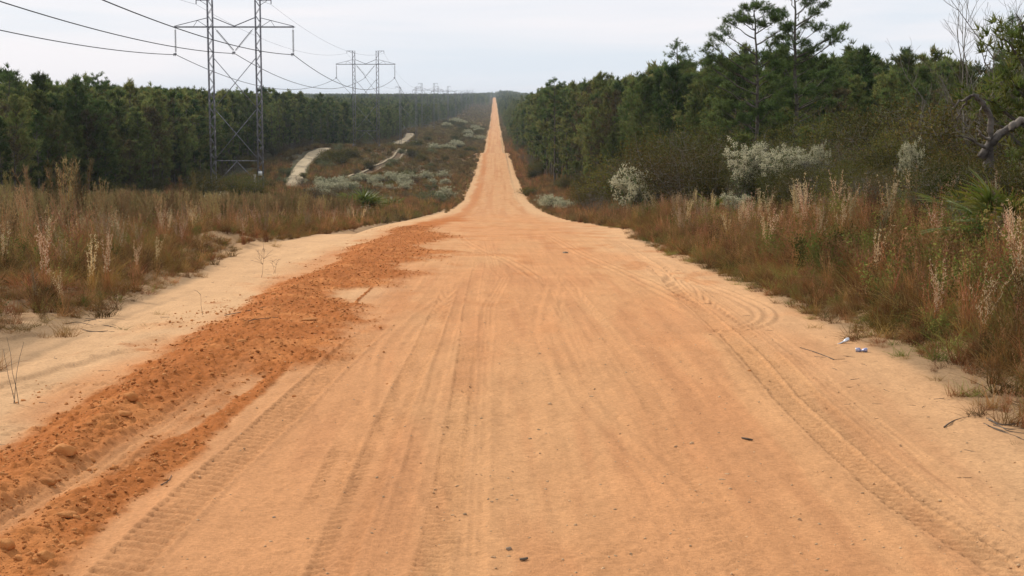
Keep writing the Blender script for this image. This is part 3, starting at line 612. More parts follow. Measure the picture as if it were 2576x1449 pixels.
# trees that stand out
def hero(name, label, px, Yd, trunk, clusters, rad=.52, tr=.11, ntuft=115, seed=1, cat='pine tree', nl=.22, mat_='needle_b'):
    """an open-crowned pine: trunk line and foliage masses placed where the tree carries them"""
    global rng, U
    keep = rng; rng = np.random.default_rng(seed); U = rng.uniform
    X = at_depth(px, Yd); o = np.array([X, Yd, float(base(X, Yd)) - .1]); r_ = empty(name, tuple(o)); tag(r_, label, cat)
    def w3(p, q, d=0.): dx, dy, dz = ray(p, q); t = (Yd + d) / dy; return np.array([dx * t, Yd + d, EYE + dz * t]) - o
    tp = [np.zeros(3)] + [w3(*t) for t in trunk]; tp = np.array(tp); z = np.linspace(0, 1, 16); sg = np.concatenate([[0], np.cumsum(np.linalg.norm(np.diff(tp, axis=0), axis=1))]); sg /= sg[-1]
    P = np.stack([np.interp(z, sg, tp[:, k]) for k in range(3)], 1); P[1:-1, :2] += rng.normal(0, .03, (14, 2)); T = MB(); T.tube(P, tr * (1 - z) ** .75 + .025, 8)
    pos = []; dr = []
    for c in clusters:
        e_ = w3(c[0], c[1], U(-1.3, 1.3)); rr = rad * (c[2] if len(c) > 2 else 1) * U(.8, 1.2)
        hz_ = np.hypot(e_[0] - np.interp(e_[2], P[:, 2], P[:, 0]), e_[1] - np.interp(e_[2], P[:, 2], P[:, 1])); az = np.clip(e_[2] - .5 * hz_ - .25, .6, P[-1, 2] * .985)
        A = np.array([np.interp(az, P[:, 2], P[:, k]) for k in range(3)]); q = np.linspace(0, 1, 6)[:, None]
        L_ = A + (e_ - A) * q + np.array([0, 0, -.10 * hz_]) * (q * (1 - q)) * 2 + rng.normal(0, .05, (6, 3)) * q * (1 - q) * 3
        T.tube(L_, np.linspace(.022 + .013 * hz_, .01, 6), 4, cap=False)
        m = int(ntuft * (rr / rad) ** 1.5); nb_ = 9
        for b in range(nb_):
            v = rng.normal(size=3); v /= np.linalg.norm(v); tip = e_ + v * rr * [1, 1, .5] * U(.5, 1.1) + [0, 0, .1 * rr]; st = L_[rng.integers(3, 6)]
            T.tube(np.array([st, (st + tip) / 2 + rng.normal(0, .03, 3), tip]), [.011, .008, .005], 3, cap=False)
            k = max(4, m // nb_); uu = U(.45, 1.15, k)[:, None]; pos.append(st + (tip - st) * uu + rng.normal(0, .10, (k, 3)) * [1, 1, .7]); dr.append(np.tile((tip - st) / (np.linalg.norm(tip - st) + .01) + [0, 0, .5], (k, 1)))
    pos = np.concatenate(pos); dr = np.concatenate(dr); nb = 11; N_ = len(pos)
    PP = np.repeat(pos, nb, 0); DD = np.repeat(dr, nb, 0) * .8 + rng.normal(0, .7, (N_ * nb, 3)); DD /= np.linalg.norm(DD, axis=1)[:, None]; ln = nl * U(.7, 1.2, N_ * nb); S = np.cross(DD, rng.normal(size=(N_ * nb, 3))); S /= np.linalg.norm(S, axis=1)[:, None]
    tone = np.repeat(U(.6, 1.35, (N_, 1)), nb, 0) * np.ones((1, 3)); Cn = MB(); Cn.tris(PP - S * (ln * .05)[:, None], PP + S * (ln * .05)[:, None], PP + DD * ln[:, None], tone)
    rng = keep; U = rng.uniform
    put('trunk', T.build(name + '_trunk', M['bark'], True), r_); put('crown', Cn.build(name + '_crown', M[mat_]), r_)
hero('tall_pine', 'tall open-crowned pine beside the road, nearer the road of the two tall pines', 1905, 91, [(1906, 250), (1902, 120), (1896, 25)],
     [(1900, 12), (1872, 22), (1930, 26), (1852, 42), (1958, 44), (1885, 50), (1922, 62), (1836, 55, .7), (1978, 62, .7), (1806, 92), (1822, 76, .8), (1795, 116, .8), (1786, 140), (1808, 155), (1780, 162, .7), (1838, 170), (1940, 108, .8), (1968, 128), (1932, 140), (1872, 150, .8), (1892, 182), (1942, 188), (1960, 164), (1792, 205), (1832, 218), (1872, 236), (1940, 222), (1978, 208), (1850, 262), (1806, 268), (1905, 285), (1950, 270), (1870, 300), (1820, 310, .8)], seed=3)
hero('tall_pine', 'tallest pine whose top runs out of the picture, right of its tall neighbour', 2005, 92, [(2004, 250), (2000, 100), (1998, -45)],
     [(2000, -45), (1985, -15), (2022, -20), (2045, -4), (2072, 12), (2048, 32), (2030, 8, .8), (1968, 28), (1952, 48), (1975, 68), (2030, 62), (2060, 72), (2096, 86), (2118, 68), (2108, 98, .8), (1990, 92), (1958, 92, .8), (2022, 112), (1976, 122), (2050, 122), (1962, 162), (2008, 168), (2050, 160), (1952, 198), (2000, 202), (2058, 192), (2092, 184), (1982, 232), (2030, 228), (2074, 226), (2112, 212), (1955, 256), (2002, 266), (2050, 262), (2092, 254), (2020, 300), (2070, 300), (1975, 300)], seed=4, tr=.13)
hero('pine_tree', 'slender sparse pine rising above the wood left of the two tall pines', 1705, 150, [(1706, 200), (1704, 108)], [(1704, 108), (1690, 120), (1720, 122), (1684, 140), (1728, 146), (1704, 146), (1672, 166), (1736, 166), (1704, 176), (1660, 180), (1716, 198), (1690, 205), (1745, 190)], rad=.62, seed=5, ntuft=60, nl=.26)
hero('pine_tree', 'round-topped pine standing above the treeline just right of the road', 1395, 258, [(1395, 300), (1395, 205)], [(1395, 205), (1380, 214), (1412, 214), (1395, 224), (1374, 232), (1420, 232), (1388, 245), (1408, 248), (1370, 255), (1425, 258), (1395, 268), (1375, 280), (1415, 285)], rad=.95, seed=6, ntuft=110, nl=.34)
hero('pine_tree', 'sparse pine top at the right edge beside the bare tree', 2548, 60, [(2548, 250), (2548, 52)], [(2548, 50), (2534, 68), (2562, 76), (2522, 92), (2546, 100), (2570, 112), (2512, 124), (2532, 138), (2560, 146), (2515, 160), (2572, 170), (2540, 185)], rad=.26, seed=7, ntuft=42, nl=.16, tr=.07)
hero('pine_tree', 'tallest ragged pine above the wood left of the first pylon', 245, 200, [(244, 300), (245, 195)], [(245, 194), (228, 204), (262, 206), (240, 214), (272, 220), (216, 218), (252, 226), (205, 232), (280, 236), (235, 240), (260, 246)], rad=.85, seed=8, ntuft=85, nl=.3)
hero('pine_tree', 'thin pine poking above the wood in the far left', 102, 186, [(102, 300), (104, 200)], [(104, 200), (94, 210), (114, 214), (100, 224), (88, 228), (120, 230)], rad=.6, seed=9, ntuft=60, nl=.28)
hero('pine_tree', 'tall ragged pine at the left edge of the wood', 22, 168, [(22, 300), (24, 192)], [(24, 192), (8, 202), (38, 198), (26, 212), (48, 212), (0, 220), (56, 226), (20, 230), (40, 236)], rad=.75, seed=10, ntuft=75, nl=.28)
hero('pine_tree', 'pine standing a little above the wood between the tall ragged pine and the pylon', 396, 225, [(396, 300), (396, 222)], [(396, 221), (384, 230), (408, 230), (396, 238)], rad=.7, seed=12, ntuft=70, nl=.3)
thin = pine_pair('thin_pine', 41, 12, .45, 1.7, 20, 26, .26, tk=6, gap=.15)
for px, Yd, s, lb in ((62, 168, 1.0, 'second tall pine from the left edge of the wood'), (2270, 145, 1.1, 'bushy pine topping the wood right of the two tall pines'), (2390, 120, .84, 'pointed pine in the wood left of the bare tree'),
                      (1590, 190, .98, 'pine rising from the right wood between the slender pine and the road'), (2140, 125, .92, 'pine in the wood just right of the tallest pine'), (2190, 150, 1.05, 'second pine right of the tallest pine')):
    make_tree('pine_tree', FP[5] if px in (2270, 1590) else FP[rng.integers(0, 5)], at_depth(px, Yd), Yd, s, lb, 'pine tree')
# young bright pines at the right edge
yp = pine_pair('young_pine', 61, 3.2, .02, 1.1, 26, 26, .17, tk=5, trunk_r=.05, mat_=M['needle_y'], wf=.07, nb=9)
for px, Yd, s, lb in ((2585, 36, 1.45, 'young yellow-green pine cut by the right edge'), (1870, 84, 1.15, 'young green pine in the thicket under the first tall pine'), (2030, 80, 1.1, 'young green pine below the tallest pine'), (1450, 215, 1.3, 'young light pine at the foot of the right wood')):
    make_tree('young_pine', yp, at_depth(px, Yd), Yd, s, lb, 'young pine')

# ------------------------------------------------------------------ shrubs
def shrub(seed, R, H, nst, nlv, lsz, leafmat, twigmat='twig', flowers=0, twiggy=0, fl_size=.03, stem_r=.02, dome=.55):
    global rng, U
    keep = rng; rng = np.random.default_rng(seed); U = rng.uniform
    S = MB(); Lf = MB(); Fl = MB(); tips = []
    for i in range(nst):
        a = U(0, 6.28); rr = R * math.sqrt(U(0, 1)); tip = np.array([math.cos(a) * rr, math.sin(a) * rr, H * (dome + (1 - dome) * math.sqrt(max(0, 1 - (rr / R) ** 2))) * U(.75, 1.05)])
        p0 = np.array([math.cos(a), math.sin(a), 0]) * rr * .2; q = np.linspace(0, 1, 5)[:, None]
        mid = p0 + (tip - p0) * q + np.array([0, 0, .15 * H]) * (q * (1 - q)) + rng.normal(0, .03 * R, (5, 3)) * q
        S.tube(mid, np.linspace(stem_r, .004, 5), 4, cap=False); tips.append(mid)
        for b in range(4 + twiggy):
            j = rng.integers(1, 5); c0 = mid[j]; d = rng.normal(size=3); d[2] = abs(d[2]) * .8; e_ = c0 + d / np.linalg.norm(d) * U(.15, .4) * R
            S.tube(np.array([c0, (c0 + e_) / 2 + rng.normal(0, .03, 3), e_]), [.006 + .15 * stem_r, .005, .003], 3, cap=False); tips.append(np.array([c0, e_]))
    ctr = []
    for k in range(max(6, int(len(tips)))):
        tp = tips[k % len(tips)]; ctr.append(tp[-1]); ctr.append(tp[-1] * .6 + tp[0] * .4)
    ctr = np.array(ctr); idx = rng.integers(0, len(ctr), nlv); P = ctr[idx] + rng.normal(0, .085 * R + .03, (nlv, 3)); P[:, 2] = np.abs(P[:, 2])
    N = rng.normal(size=(nlv, 3)) + [0, 0, .6]; N /= np.linalg.norm(N, axis=1)[:, None]
    tone = (.65 + 1.0 * U(size=(nlv, 1)) ** 2.5) * np.ones((1, 3)); tone[:, 0] *= U(.85, 1.4, nlv)
    Lf.leaves(P, N, lsz * U(.6, 1.3, nlv), tone)
    out = [S.build('stems', M[twigmat]), Lf.build('foliage', M[leafmat])]
    if flowers:
        top = np.array([t[-1] for t in tips]); rad = np.hypot(top[:, 0], top[:, 1]) / R; hi = top[(top[:, 2] > H * .5) | (rad > .7)]
        hi = hi if len(hi) > 3 else top
        idx = rng.integers(0, len(hi), flowers); P = hi[idx] + rng.normal(0, .055 * R, (flowers, 3)) + [0, 0, .03]
        N = rng.normal(size=(flowers, 3)); N /= np.linalg.norm(N, axis=1)[:, None]
        Fl.leaves(P, N, fl_size * U(.6, 1.3, flowers), U(.8, 1.15, (flowers, 1)) * np.ones((1, 3)))
        out.append(Fl.build('flowers', M['fluff']))
    rng = keep; U = rng.uniform
    return out
SH = {
 'oak': [shrub(500 + i, 1.6, 2.3, 30, 9000, .042, 'oak', twiggy=5) for i in range(3)],
 'brown': [shrub(520 + i, 1.5, 2.1, 26, 5000, .036, 'brown', twiggy=10) for i in range(3)],
 'green': [shrub(540 + i, 1.3, 1.5, 22, 4200, .045, 'grn', twiggy=3) for i in range(2)],
 'low': [shrub(560 + i, 1.3, .95, 20, 2600, .055, 'oak', twiggy=3, dome=.5) for i in range(3)],
 'salt': [shrub(580 + i, 1.2, 1.25, 24, 2600, .05, 'salt', twiggy=4, flowers=5200, fl_size=.042, dome=.55) for i in range(3)],
 'salttall': [shrub(640 + i, 1.0, 2.6, 26, 2600, .045, 'salt', twiggy=5, flowers=5800, fl_size=.036, dome=.7) for i in range(2)],
 'bare': [shrub(600 + i, 1.3, 2.0, 26, 500, .03, 'brown', twiggy=16) for i in range(2)],
}
def add_shrub(kind, px, Yd, s, label, group=None, X=None, name=None, dz=-.08, zs=1.):
    X = at_depth(px, Yd) if X is None else X
    nm = name or {'oak': 'scrub_oak', 'brown': 'brown_shrub', 'green': 'green_shrub', 'low': 'low_shrub', 'salt': 'silver_shrub', 'salttall': 'silver_shrub', 'bare': 'bare_shrub'}[kind]
    ms = SH[kind][rng.integers(0, len(SH[kind]))]
    r = empty(nm, (X, Yd, float(base(X, Yd)) + dz), U(0, 6.28), s); r.scale = (s, s, s * zs); tag(r, label, 'shrub', group)
    for m_, n_ in zip(ms, ('stems', 'foliage', 'flowers')): put(n_, m_, r)
    return r
# right hand thicket
G1 = 'scrub thicket behind the grass right of the road'
k = 0
for row, (off, hmul) in enumerate(((-1.2, .8), (.9, 1.0), (3.0, 1.3), (5.4, 1.6), (8.2, 1.8))):
    Yd = 29.
    while Yd < 150:
        Xb = float(np.interp(Yd, [29, 34, 45, 60, 80, 110, 150], [10.4, 11.2, 11.9, 12.6, 12.2, 11.0, 10.0])) + off + U(-.6, .6)
        px, py = project(Xb, Yd, base(Xb, Yd) + 1)
        if px < 3500:
            kd = rng.choice(['oak', 'brown', 'bare', 'green'], p=[.50, .30, .10, .10]); s = hmul * U(.8, 1.15) * (float(np.interp(Yd, [29, 45, 60], [.62, .75, 1.0])) if row < 2 else 1)
            what = {'oak': 'dark scrub oak', 'brown': 'withered brown shrub', 'bare': 'leafless grey shrub', 'green': 'leafy green shrub'}[kd]
            far = 'near the fallen trunk' if Yd < 52 else ('below the two tall pines' if Yd < 100 else 'towards the far right wood')
            rowt = ['low in front', 'in the second row', 'in the middle row', 'farther back', 'at the rear'][row]
            add_shrub(kd, 0, Yd, s, f'{what} {rowt}, {zone(px)}', 'thicket shrubs ' + zone(px), X=Xb)
        Yd += 1.9 * s * U(.9, 1.2) + Yd * .012
for (px, Yd, s, kd, lb, zs) in (
    (1880, 66, 1.08, 'salttall', 'tall creamy flowering shrub under the first tall pine', 1.05), (1985, 64, 1.1, 'salttall', 'broad creamy flowering shrub under the tallest pine', .86),
    (1850, 64, .7, 'salt', 'smaller silvery flowering shrub at the left foot of the large one', 1.), (1612, 88, 1.5, 'salt', 'white-flowering shrub among the brown grass left of the large creamy ones', 1.35), (1650, 90, .7, 'salt', 'small white-flowering shrub touching the one among the brown grass', .9),
    (1395, 158, 1.2, 'salt', 'silvery shrub by the road edge below the standing pine', .9), (1425, 150, 1.0, 'salt', 'silvery green shrub near the road edge, the lower of the pair', .8), (1375, 185, 1.1, 'salt', 'farther silvery shrub by the right road edge', .8), (1560, 98, .6, 'green', 'green shrub beside the white-flowering shrub', 1.),
    (2290, 46, .36, 'salttall', 'small white-flowering shrub high in the thicket left of the dead arch', 2.2), (2470, 37, .55, 'salt', 'small white-flowering shrub below the dead arch', 1.2),
    (2060, 64, .42, 'salttall', 'tiny white-flowering shrub in the thicket right of the large creamy ones', 2.2),
    (1700, 84, 1.7, 'oak', 'huge dark brown oak thicket left of the creamy shrubs', 1.0), (1640, 100, 1.8, 'brown', 'big withered thicket behind the white-flowering shrub', 1.0), (1760, 90, 1.8, 'oak', 'dark thicket behind the left foot of the tall pines', 1.05), (1560, 120, 1.7, 'oak', 'dark oak thicket left of the withered one', 1.0), (1730, 80, 1.5, 'brown', 'withered dark thicket in front of the huge oak', 1.0), (1790, 76, 1.4, 'oak', 'dark oak next to the creamy shrubs', 1.0), (1660, 108, 1.9, 'oak', 'tall dark oak behind the withered thicket', 1.1),
    (1480, 125, 1.1, 'oak', 'dark round oak shrub near the right road edge', 1.), (1330, 240, 1.3, 'low', 'dark low shrub on the right verge', 1.), (1345, 300, 1.5, 'low', 'dark low shrub on the far right verge', 1.), (1500, 108, .9, 'bare', 'bare grey shrub near the right road edge', 1.)):
    add_shrub(kd, px, Yd, s, lb, zs=zs)
# left corridor
GS = 'silver shrubs in the hollow left of the road'
for i in range(40):
    px = U(800, 1135); py = U(448, 486) - .03 * (px - 800); Xs, Ys = spot(px, py + 8)
    if Ys > 320 or Ys < 118: Ys = U(150, 230); Xs = at_depth(px, Ys)
    add_shrub('salt', px, Ys, U(.75, 1.25), 'silvery shrub in the hollow ' + ('right of' if px > 960 else 'behind') + ' the large green palmetto', GS, X=Xs, zs=1.1)
for i in range(6):
    px = U(770, 830); Ys = U(195, 225); add_shrub('salt', px, Ys, U(.7, 1.1), 'silvery shrub at the foot of the pale sand trail', 'silver shrubs at the foot of the sand trail', zs=.8)
for px, Ys, s in ((545, 150, 1.0), (562, 155, .9), (528, 152, .7)): add_shrub('salt', px, Ys, s, 'pale flowering shrub left of the first pylon legs', 'pale shrubs left of the pylon legs', zs=1.)
for px, Ys, s, lb in ((600, 170, 1.5, 'round dark shrub between the first pylon legs'), (640, 176, 1.2, 'smaller dark shrub beside the right pylon leg'), (520, 165, 1.4, 'dark shrub left of the first pylon')):
    add_shrub('oak', px, Ys, s, lb, zs=.9)
for i in range(9):
    px = 806 + i * 10 + U(-6, 6); py = U(395, 425); Xs, Ys = spot(px, py); Ys = min(max(Ys, 285), 370); add_shrub('low', px, Ys, U(1.5, 2.2), 'dark green shrub in the clump beside the pale sand trail', 'dark clump beside the sand trail')
for px, Ys, s, lb in ((928, 325, 1.5, 'lone round dark shrub on the brown hillside left of the double track'), (1035, 385, 1.9, 'dark shrub on the hill crest right of the double track'), (1060, 380, 1.7, 'second dark shrub on the hill crest right of the double track'), (1015, 300, 1.5, 'dark shrub above the silver shrubs')):
    add_shrub('low', px, Ys, s, lb)
for i in range(60):
    Ys = U(500, 1150); Xs = U(-32, -7); z = 1.6 + Ys / 900; add_shrub('low' if U() < .75 else 'salt', 0, Ys, z, f'{"big" if z > 2.3 else "dark"} corridor shrub {"before the third" if Ys < 606 else "between third and fourth" if Ys < 786 else "between fourth and fifth" if Ys < 1015 else "beyond the fifth"} pylon', 'shrubs dotting the far corridor', X=Xs, zs=.8)
for i in range(80):
    Ys = U(150, 480); Xs = U(-39, -7); kd = rng.choice(['low', 'green', 'brown', 'bare'], p=[.4, .35, .17, .08]); add_shrub(kd, 0, Ys, U(.7, 1.35), {'low': 'low dark', 'green': 'leafy green', 'brown': 'withered brown', 'bare': 'bare grey'}[kd] + (' shrub on the slope before the double track' if Ys < 290 else ' shrub on the hill around the double track'), kd + ' shrubs on the slopes left of the road', X=Xs, zs=.8)
for i in range(40):
    Ys = U(100, 520) ; Xs = float(edgeL(Ys)) + U(.5, 3); 
    add_shrub(rng.choice(['oak', 'brown', 'bare']), 0, Ys, U(.8, 1.3), 'shrub at wood foot ' + zone(float(project(Xs, Ys, float(base(Xs, Ys)))[0])), 'shrubs along the foot of the left wood', X=Xs)
for i in range(26):
    Ys = U(150, 520); Xs = float(edgeR(Ys)) - U(.5, 3.0); add_shrub(rng.choice(['oak', 'brown', 'green', 'bare']), 0, Ys, U(.8, 1.35), 'shrub at wood foot ' + zone(float(project(Xs, Ys, float(base(Xs, Ys)))[0])), 'shrubs along the foot of the right wood', X=Xs)

# ------------------------------------------------------------------ saw palmettos (each frond a part)
def frond_mesh(i, nb=17, ln=.75):
    mb = MB(); pet = ln * 1.05
    p = np.array([[0, 0, 0], [0, .15 * pet, .5 * pet], [0, .42 * pet, .92 * pet]]); mb.tube(p, [.011, .009, .007], 4, cap=False, col=(.9, 1, .8))
    a = np.linspace(-1.45, 1.45, nb); D = np.stack([np.sin(a), np.cos(a) * .62, np.cos(a) * .78], 1); D += rng.normal(0, .05, D.shape)
    P = np.tile(p[-1], (nb, 1)); bend = np.tile([0, .10, -.16], (nb, 1)); tip = np.array([1.7, 1.25, .7]) if i % 2 else np.array([1.25, 1.1, .8])
    mb.blades(P, D, ln * (.75 + .25 * np.cos(a)), .05 * ln / .75, bend, np.array([.85, 1., .85]), tip, 3)
    return mb.build('frond', M['palm'])
FR = [frond_mesh(i) for i in range(6)]
def palmetto(px, Yd, s, nf, label):
    X = at_depth(px, Yd); r = empty('saw_palmetto', (X, Yd, float(base(X, Yd)) - .03), 0, s); tag(r, label, 'palmetto')
    for i in range(nf):
        o = put('frond', FR[rng.integers(0, 6)], r); el = U(-.15, 1.0) ; o.rotation_euler = (-el, U(-.2, .2), i * 2.399 + U(-.3, .3)); o.location = (U(-.12, .12), U(-.12, .12), 0); o.scale = (U(.8, 1.15),) * 3
for a in ((2540, 27, .95, 34, 'yellow-green saw palmetto at the right edge above the tall grass'), (2450, 31.5, .85, 24, 'darker green saw palmetto behind the yellow-green one'), (2575, 37, .9, 14, 'dark saw palmetto cut by the right edge'), (905, 118, 1.7, 60, 'large green saw palmetto below the silver shrubs'), (945, 122, 1.2, 18, 'smaller saw palmetto right of the large green one'),
          (860, 128, 1.2, 16, 'green saw palmetto left of the large one'), (1795, 64, .8, 14, 'saw palmetto at the foot of the silvery shrubs'), (2185, 50, .75, 14, 'low saw palmetto under the thicket right of the road'), (985, 150, 1.3, 16, 'farther saw palmetto among the silver shrubs')):
    palmetto(*a)

# ------------------------------------------------------------------ dead oak limb and bare trees at the right
def bez(pts, n=14):
    P = np.array(pts, float); s = np.linspace(0, len(P) - 1, n); out_ = np.stack([np.interp(s, np.arange(len(P)), P[:, k]) for k in range(P.shape[1])], 1)
    for _ in range(2): out_[1:-1] = (out_[:-2] + 2 * out_[1:-1] + out_[2:]) / 4
    return out_
YD = 34.0
def pw(px, py, dY=0):
    dx, dy, dz = ray(px, py); t = (YD + dY) / dy; return (dx * t, YD + dY, EYE + dz * t)
def shifted(pts, r, smooth=14):
    P = np.array([(*pw(*p[:3]), p[3]) if len(p) == 4 else (*pw(p[0], p[1]), p[2]) for p in pts]); return bez(P, smooth)
X0, Y0, Z0 = pw(2500, 400); Z0g = float(base(X0, Y0))
root = empty('fallen_oak', (X0, Y0, Z0g)); tag(root, 'dead fallen oak with a dark arching limb and a pale log', 'dead tree')
def limb(name, pts, m, n=16, k=8):
    q = shifted(pts, 0, n); mb = MB(); P = q[:, :3] - np.array([X0, Y0, Z0g]); P += rng.normal(0, .018, P.shape); mb.tube(P, q[:, 3] * .62 * (1 + .14 * np.sin(np.arange(len(q)) * 1.7) + rng.normal(0, .06, len(q))), k); return put(name, mb.build(name, m, True), root)
limb('arching_limb', [(2490, 400, 0, .14), (2490, 345, 0, .12), (2493, 300, 0, .09), (2480, 268, 0, .085), (2462, 246, 0, .08), (2447, 237, 0, .07), (2432, 247, 0, .05), (2418, 256, 0, .045), (2402, 263, 0, .03)], M['dead'], 22)
limb('log', [(2470, 395, 0, .16), (2500, 352, 0, .15), (2530, 328, 0, .14), (2548, 316, 0, .12), (2580, 302, 0, .115), (2640, 292, 0, .11)], M['dead'], 16)
limb('bare_wood', [(2537, 322, -.06, .115), (2552, 311, -.06, .125), (2580, 301, -.06, .122), (2640, 291, -.06, .118)], M['cut'], 12)
limb('broken_branch', [(2478, 255, 0, .03), (2468, 270, 0, .028), (2462, 290, 0, .022)], M['cut'], 8)
limb('branch', [(2432, 252, 0, .035), (2418, 278, .2, .03), (2410, 300, .3, .025), (2406, 330, .3, .02)], M['dead'], 12)
limb('branch', [(2402, 263, 0, .02), (2395, 275, .2, .016), (2392, 300, .3, .012)], M['dead'], 8)
limb('branch', [(2490, 350, 0, .06), (2470, 345, -.3, .05), (2462, 325, -.4, .035), (2458, 318, -.4, .02)], M['cut'], 10)
limb('branch', [(2485, 370, 0, .06), (2450, 360, -.2, .04), (2430, 345, -.2, .025), (2412, 338, -.2, .015)], M['dead'], 10)
limb('stump', [(2492, 470, 0, .22), (2490, 420, 0, .18), (2489, 380, 0, .16)], M['dead'], 8, 10)
def bare_tree(px, Yd, H, seed, label, spread=.33, ns=5):
    global rng, U
    keep = rng; rng = np.random.default_rng(seed); U = rng.uniform
    X = at_depth(px, Yd); r = empty('bare_tree', (X, Yd, float(base(X, Yd)))); tag(r, label, 'bare tree'); T = MB(); B = MB()
    def grow(p, d, ln, rad, lvl):
        n = 6; q = np.zeros((n, 3)); q[0] = p; dd = d.copy()
        for i in range(1, n): dd = dd + rng.normal(0, .10, 3) + [0, 0, .04]; dd /= np.linalg.norm(dd); q[i] = q[i - 1] + dd * ln / (n - 1)
        (T if lvl == 0 else B).tube(q, np.linspace(rad, max(.0035, rad * .35), n), 5 if lvl < 2 else 3, cap=False)
        if lvl < 3:
            for b in range(ns if lvl < 2 else 4):
                j = rng.integers(1, n); e1 = rng.normal(size=3); e1[2] = abs(e1[2]) * .4; nd = dd * .9 + e1 / np.linalg.norm(e1) * .75; nd /= np.linalg.norm(nd); grow(q[j], nd, ln * U(.35, .6), rad * .42, lvl + 1)
    for s_ in range(2): grow(np.array([U(-.1, .1), U(-.1, .1), 0]), np.array([U(-spread, spread), U(-.1, .1), 1.]), H * U(.85, 1), .045, 0)
    put('trunk', T.build('trunk', M['twig']), r); put('branches', B.build('branches', M['twig']), r)
    rng = keep; U = rng.uniform
bare_tree(2480, 46, 5.2, 5, 'leafless grey tree standing behind the dead arch', .12)
bare_tree(2430, 48, 4.4, 6, 'smaller leafless tree left of the grey one behind the arch', .2)
bare_tree(2330, 52, 3.6, 8, 'low leafless tree in the thicket left of the arch', .2)
bare_tree(2545, 50, 5.0, 9, 'leafless tree near the right edge', .2)
bare_tree(1760, 84, 3.4, 12, 'pale leafless tree in the thicket left of the tall pines', .25)

# ------------------------------------------------------------------ grass and weeds
RUST = np.array([.285, .128, .046]); TAN = np.array([.35, .225, .105]); OLIVE = np.array([.145, .128, .042]); STRAW = np.array([.46, .33, .16]); DRY = np.array([.17, .10, .045]); GREEN = np.array([.095, .14, .03]); PALE = np.array([.55, .45, .31])
def tuft(seed, n, h, spread, rad, c0, c1, wd=.007, droop=.3, extra=None):
    global rng, U
    keep = rng; rng = np.random.default_rng(seed); U = rng.uniform
    mb = MB(); a = U(0, 6.28, n); rr = rad * np.sqrt(U(0, 1, n)); P = np.stack([np.cos(a) * rr, np.sin(a) * rr, np.zeros(n) - .02], 1)
    D = np.stack([rng.normal(0, spread, n), rng.normal(0, spread, n), np.ones(n)], 1); ln = h * U(.45, 1.1, n)
    B = rng.normal(0, 1, (n, 3)) * droop; B[:, 2] = -np.abs(B[:, 2]) * .6
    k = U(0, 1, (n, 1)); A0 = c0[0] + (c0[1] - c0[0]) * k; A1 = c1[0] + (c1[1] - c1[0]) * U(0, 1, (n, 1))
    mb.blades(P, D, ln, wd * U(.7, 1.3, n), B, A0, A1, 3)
    if extra: extra(mb)
    rng = keep; U = rng.uniform
    return mb.build('tuft', M['grass'])
def plume(n, h, rad, fl, col=PALE, size=.05, lean=.08, start=.5):
    def f(mb):
        for i in range(n):
            a = U(0, 6.28); b = np.array([math.cos(a) * rad * U(0, 1), math.sin(a) * rad * U(0, 1), 0]); d = np.array([rng.normal(0, lean), rng.normal(0, lean), 1.]); H = h * U(.75, 1.08)
            q = np.linspace(0, 1, 5)[:, None]; P = b + d * H * q + np.array([rng.normal(0, .12), rng.normal(0, .12), 0]) * H * q ** 2
            mb.tube(P, [.004, .004, .0035, .003, .002], 3, cap=False, col=RUST * 1.1)
            u = U(start, 1.02, fl); pp = np.stack([np.interp(u, np.linspace(0, 1, 5), P[:, k]) for k in range(3)], 1) + rng.normal(0, .014, (fl, 3))
            D = rng.normal(0, .55, (fl, 3)) + [0, 0, 1.1]; mb.blades(pp, D, size * U(.5, 1.4, fl), .014, rng.normal(0, .2, (fl, 3)), col * .8, col, 1)
    return f
def leafy(n, h, rad, c0, c1, lf=.02, k=46):
    def f(mb):
        for i in range(n):
            a = U(0, 6.28); b = np.array([math.cos(a), math.sin(a), 0]) * rad * U(0, 1); d = np.array([rng.normal(0, .28), rng.normal(0, .28), 1.]); H = h * U(.6, 1.1)
            q = np.linspace(0, 1, 4)[:, None]; P = b + d * H * q; mb.tube(P, [.004, .003, .003, .002], 3, cap=False, col=DRY)
            u = U(.25, 1.05, k); pp = np.stack([np.interp(u, np.linspace(0, 1, 4), P[:, j]) for j in range(3)], 1) + rng.normal(0, .035, (k, 3)); N = rng.normal(size=(k, 3)); N /= np.linalg.norm(N, axis=1)[:, None]
            mb.leaves(pp, N, lf * U(.5, 1.4, k), c0 + (c1 - c0) * U(0, 1, (k, 1)))
    return f
HB = np.array([.135, .098, .055]); HG = np.array([.115, .105, .045])
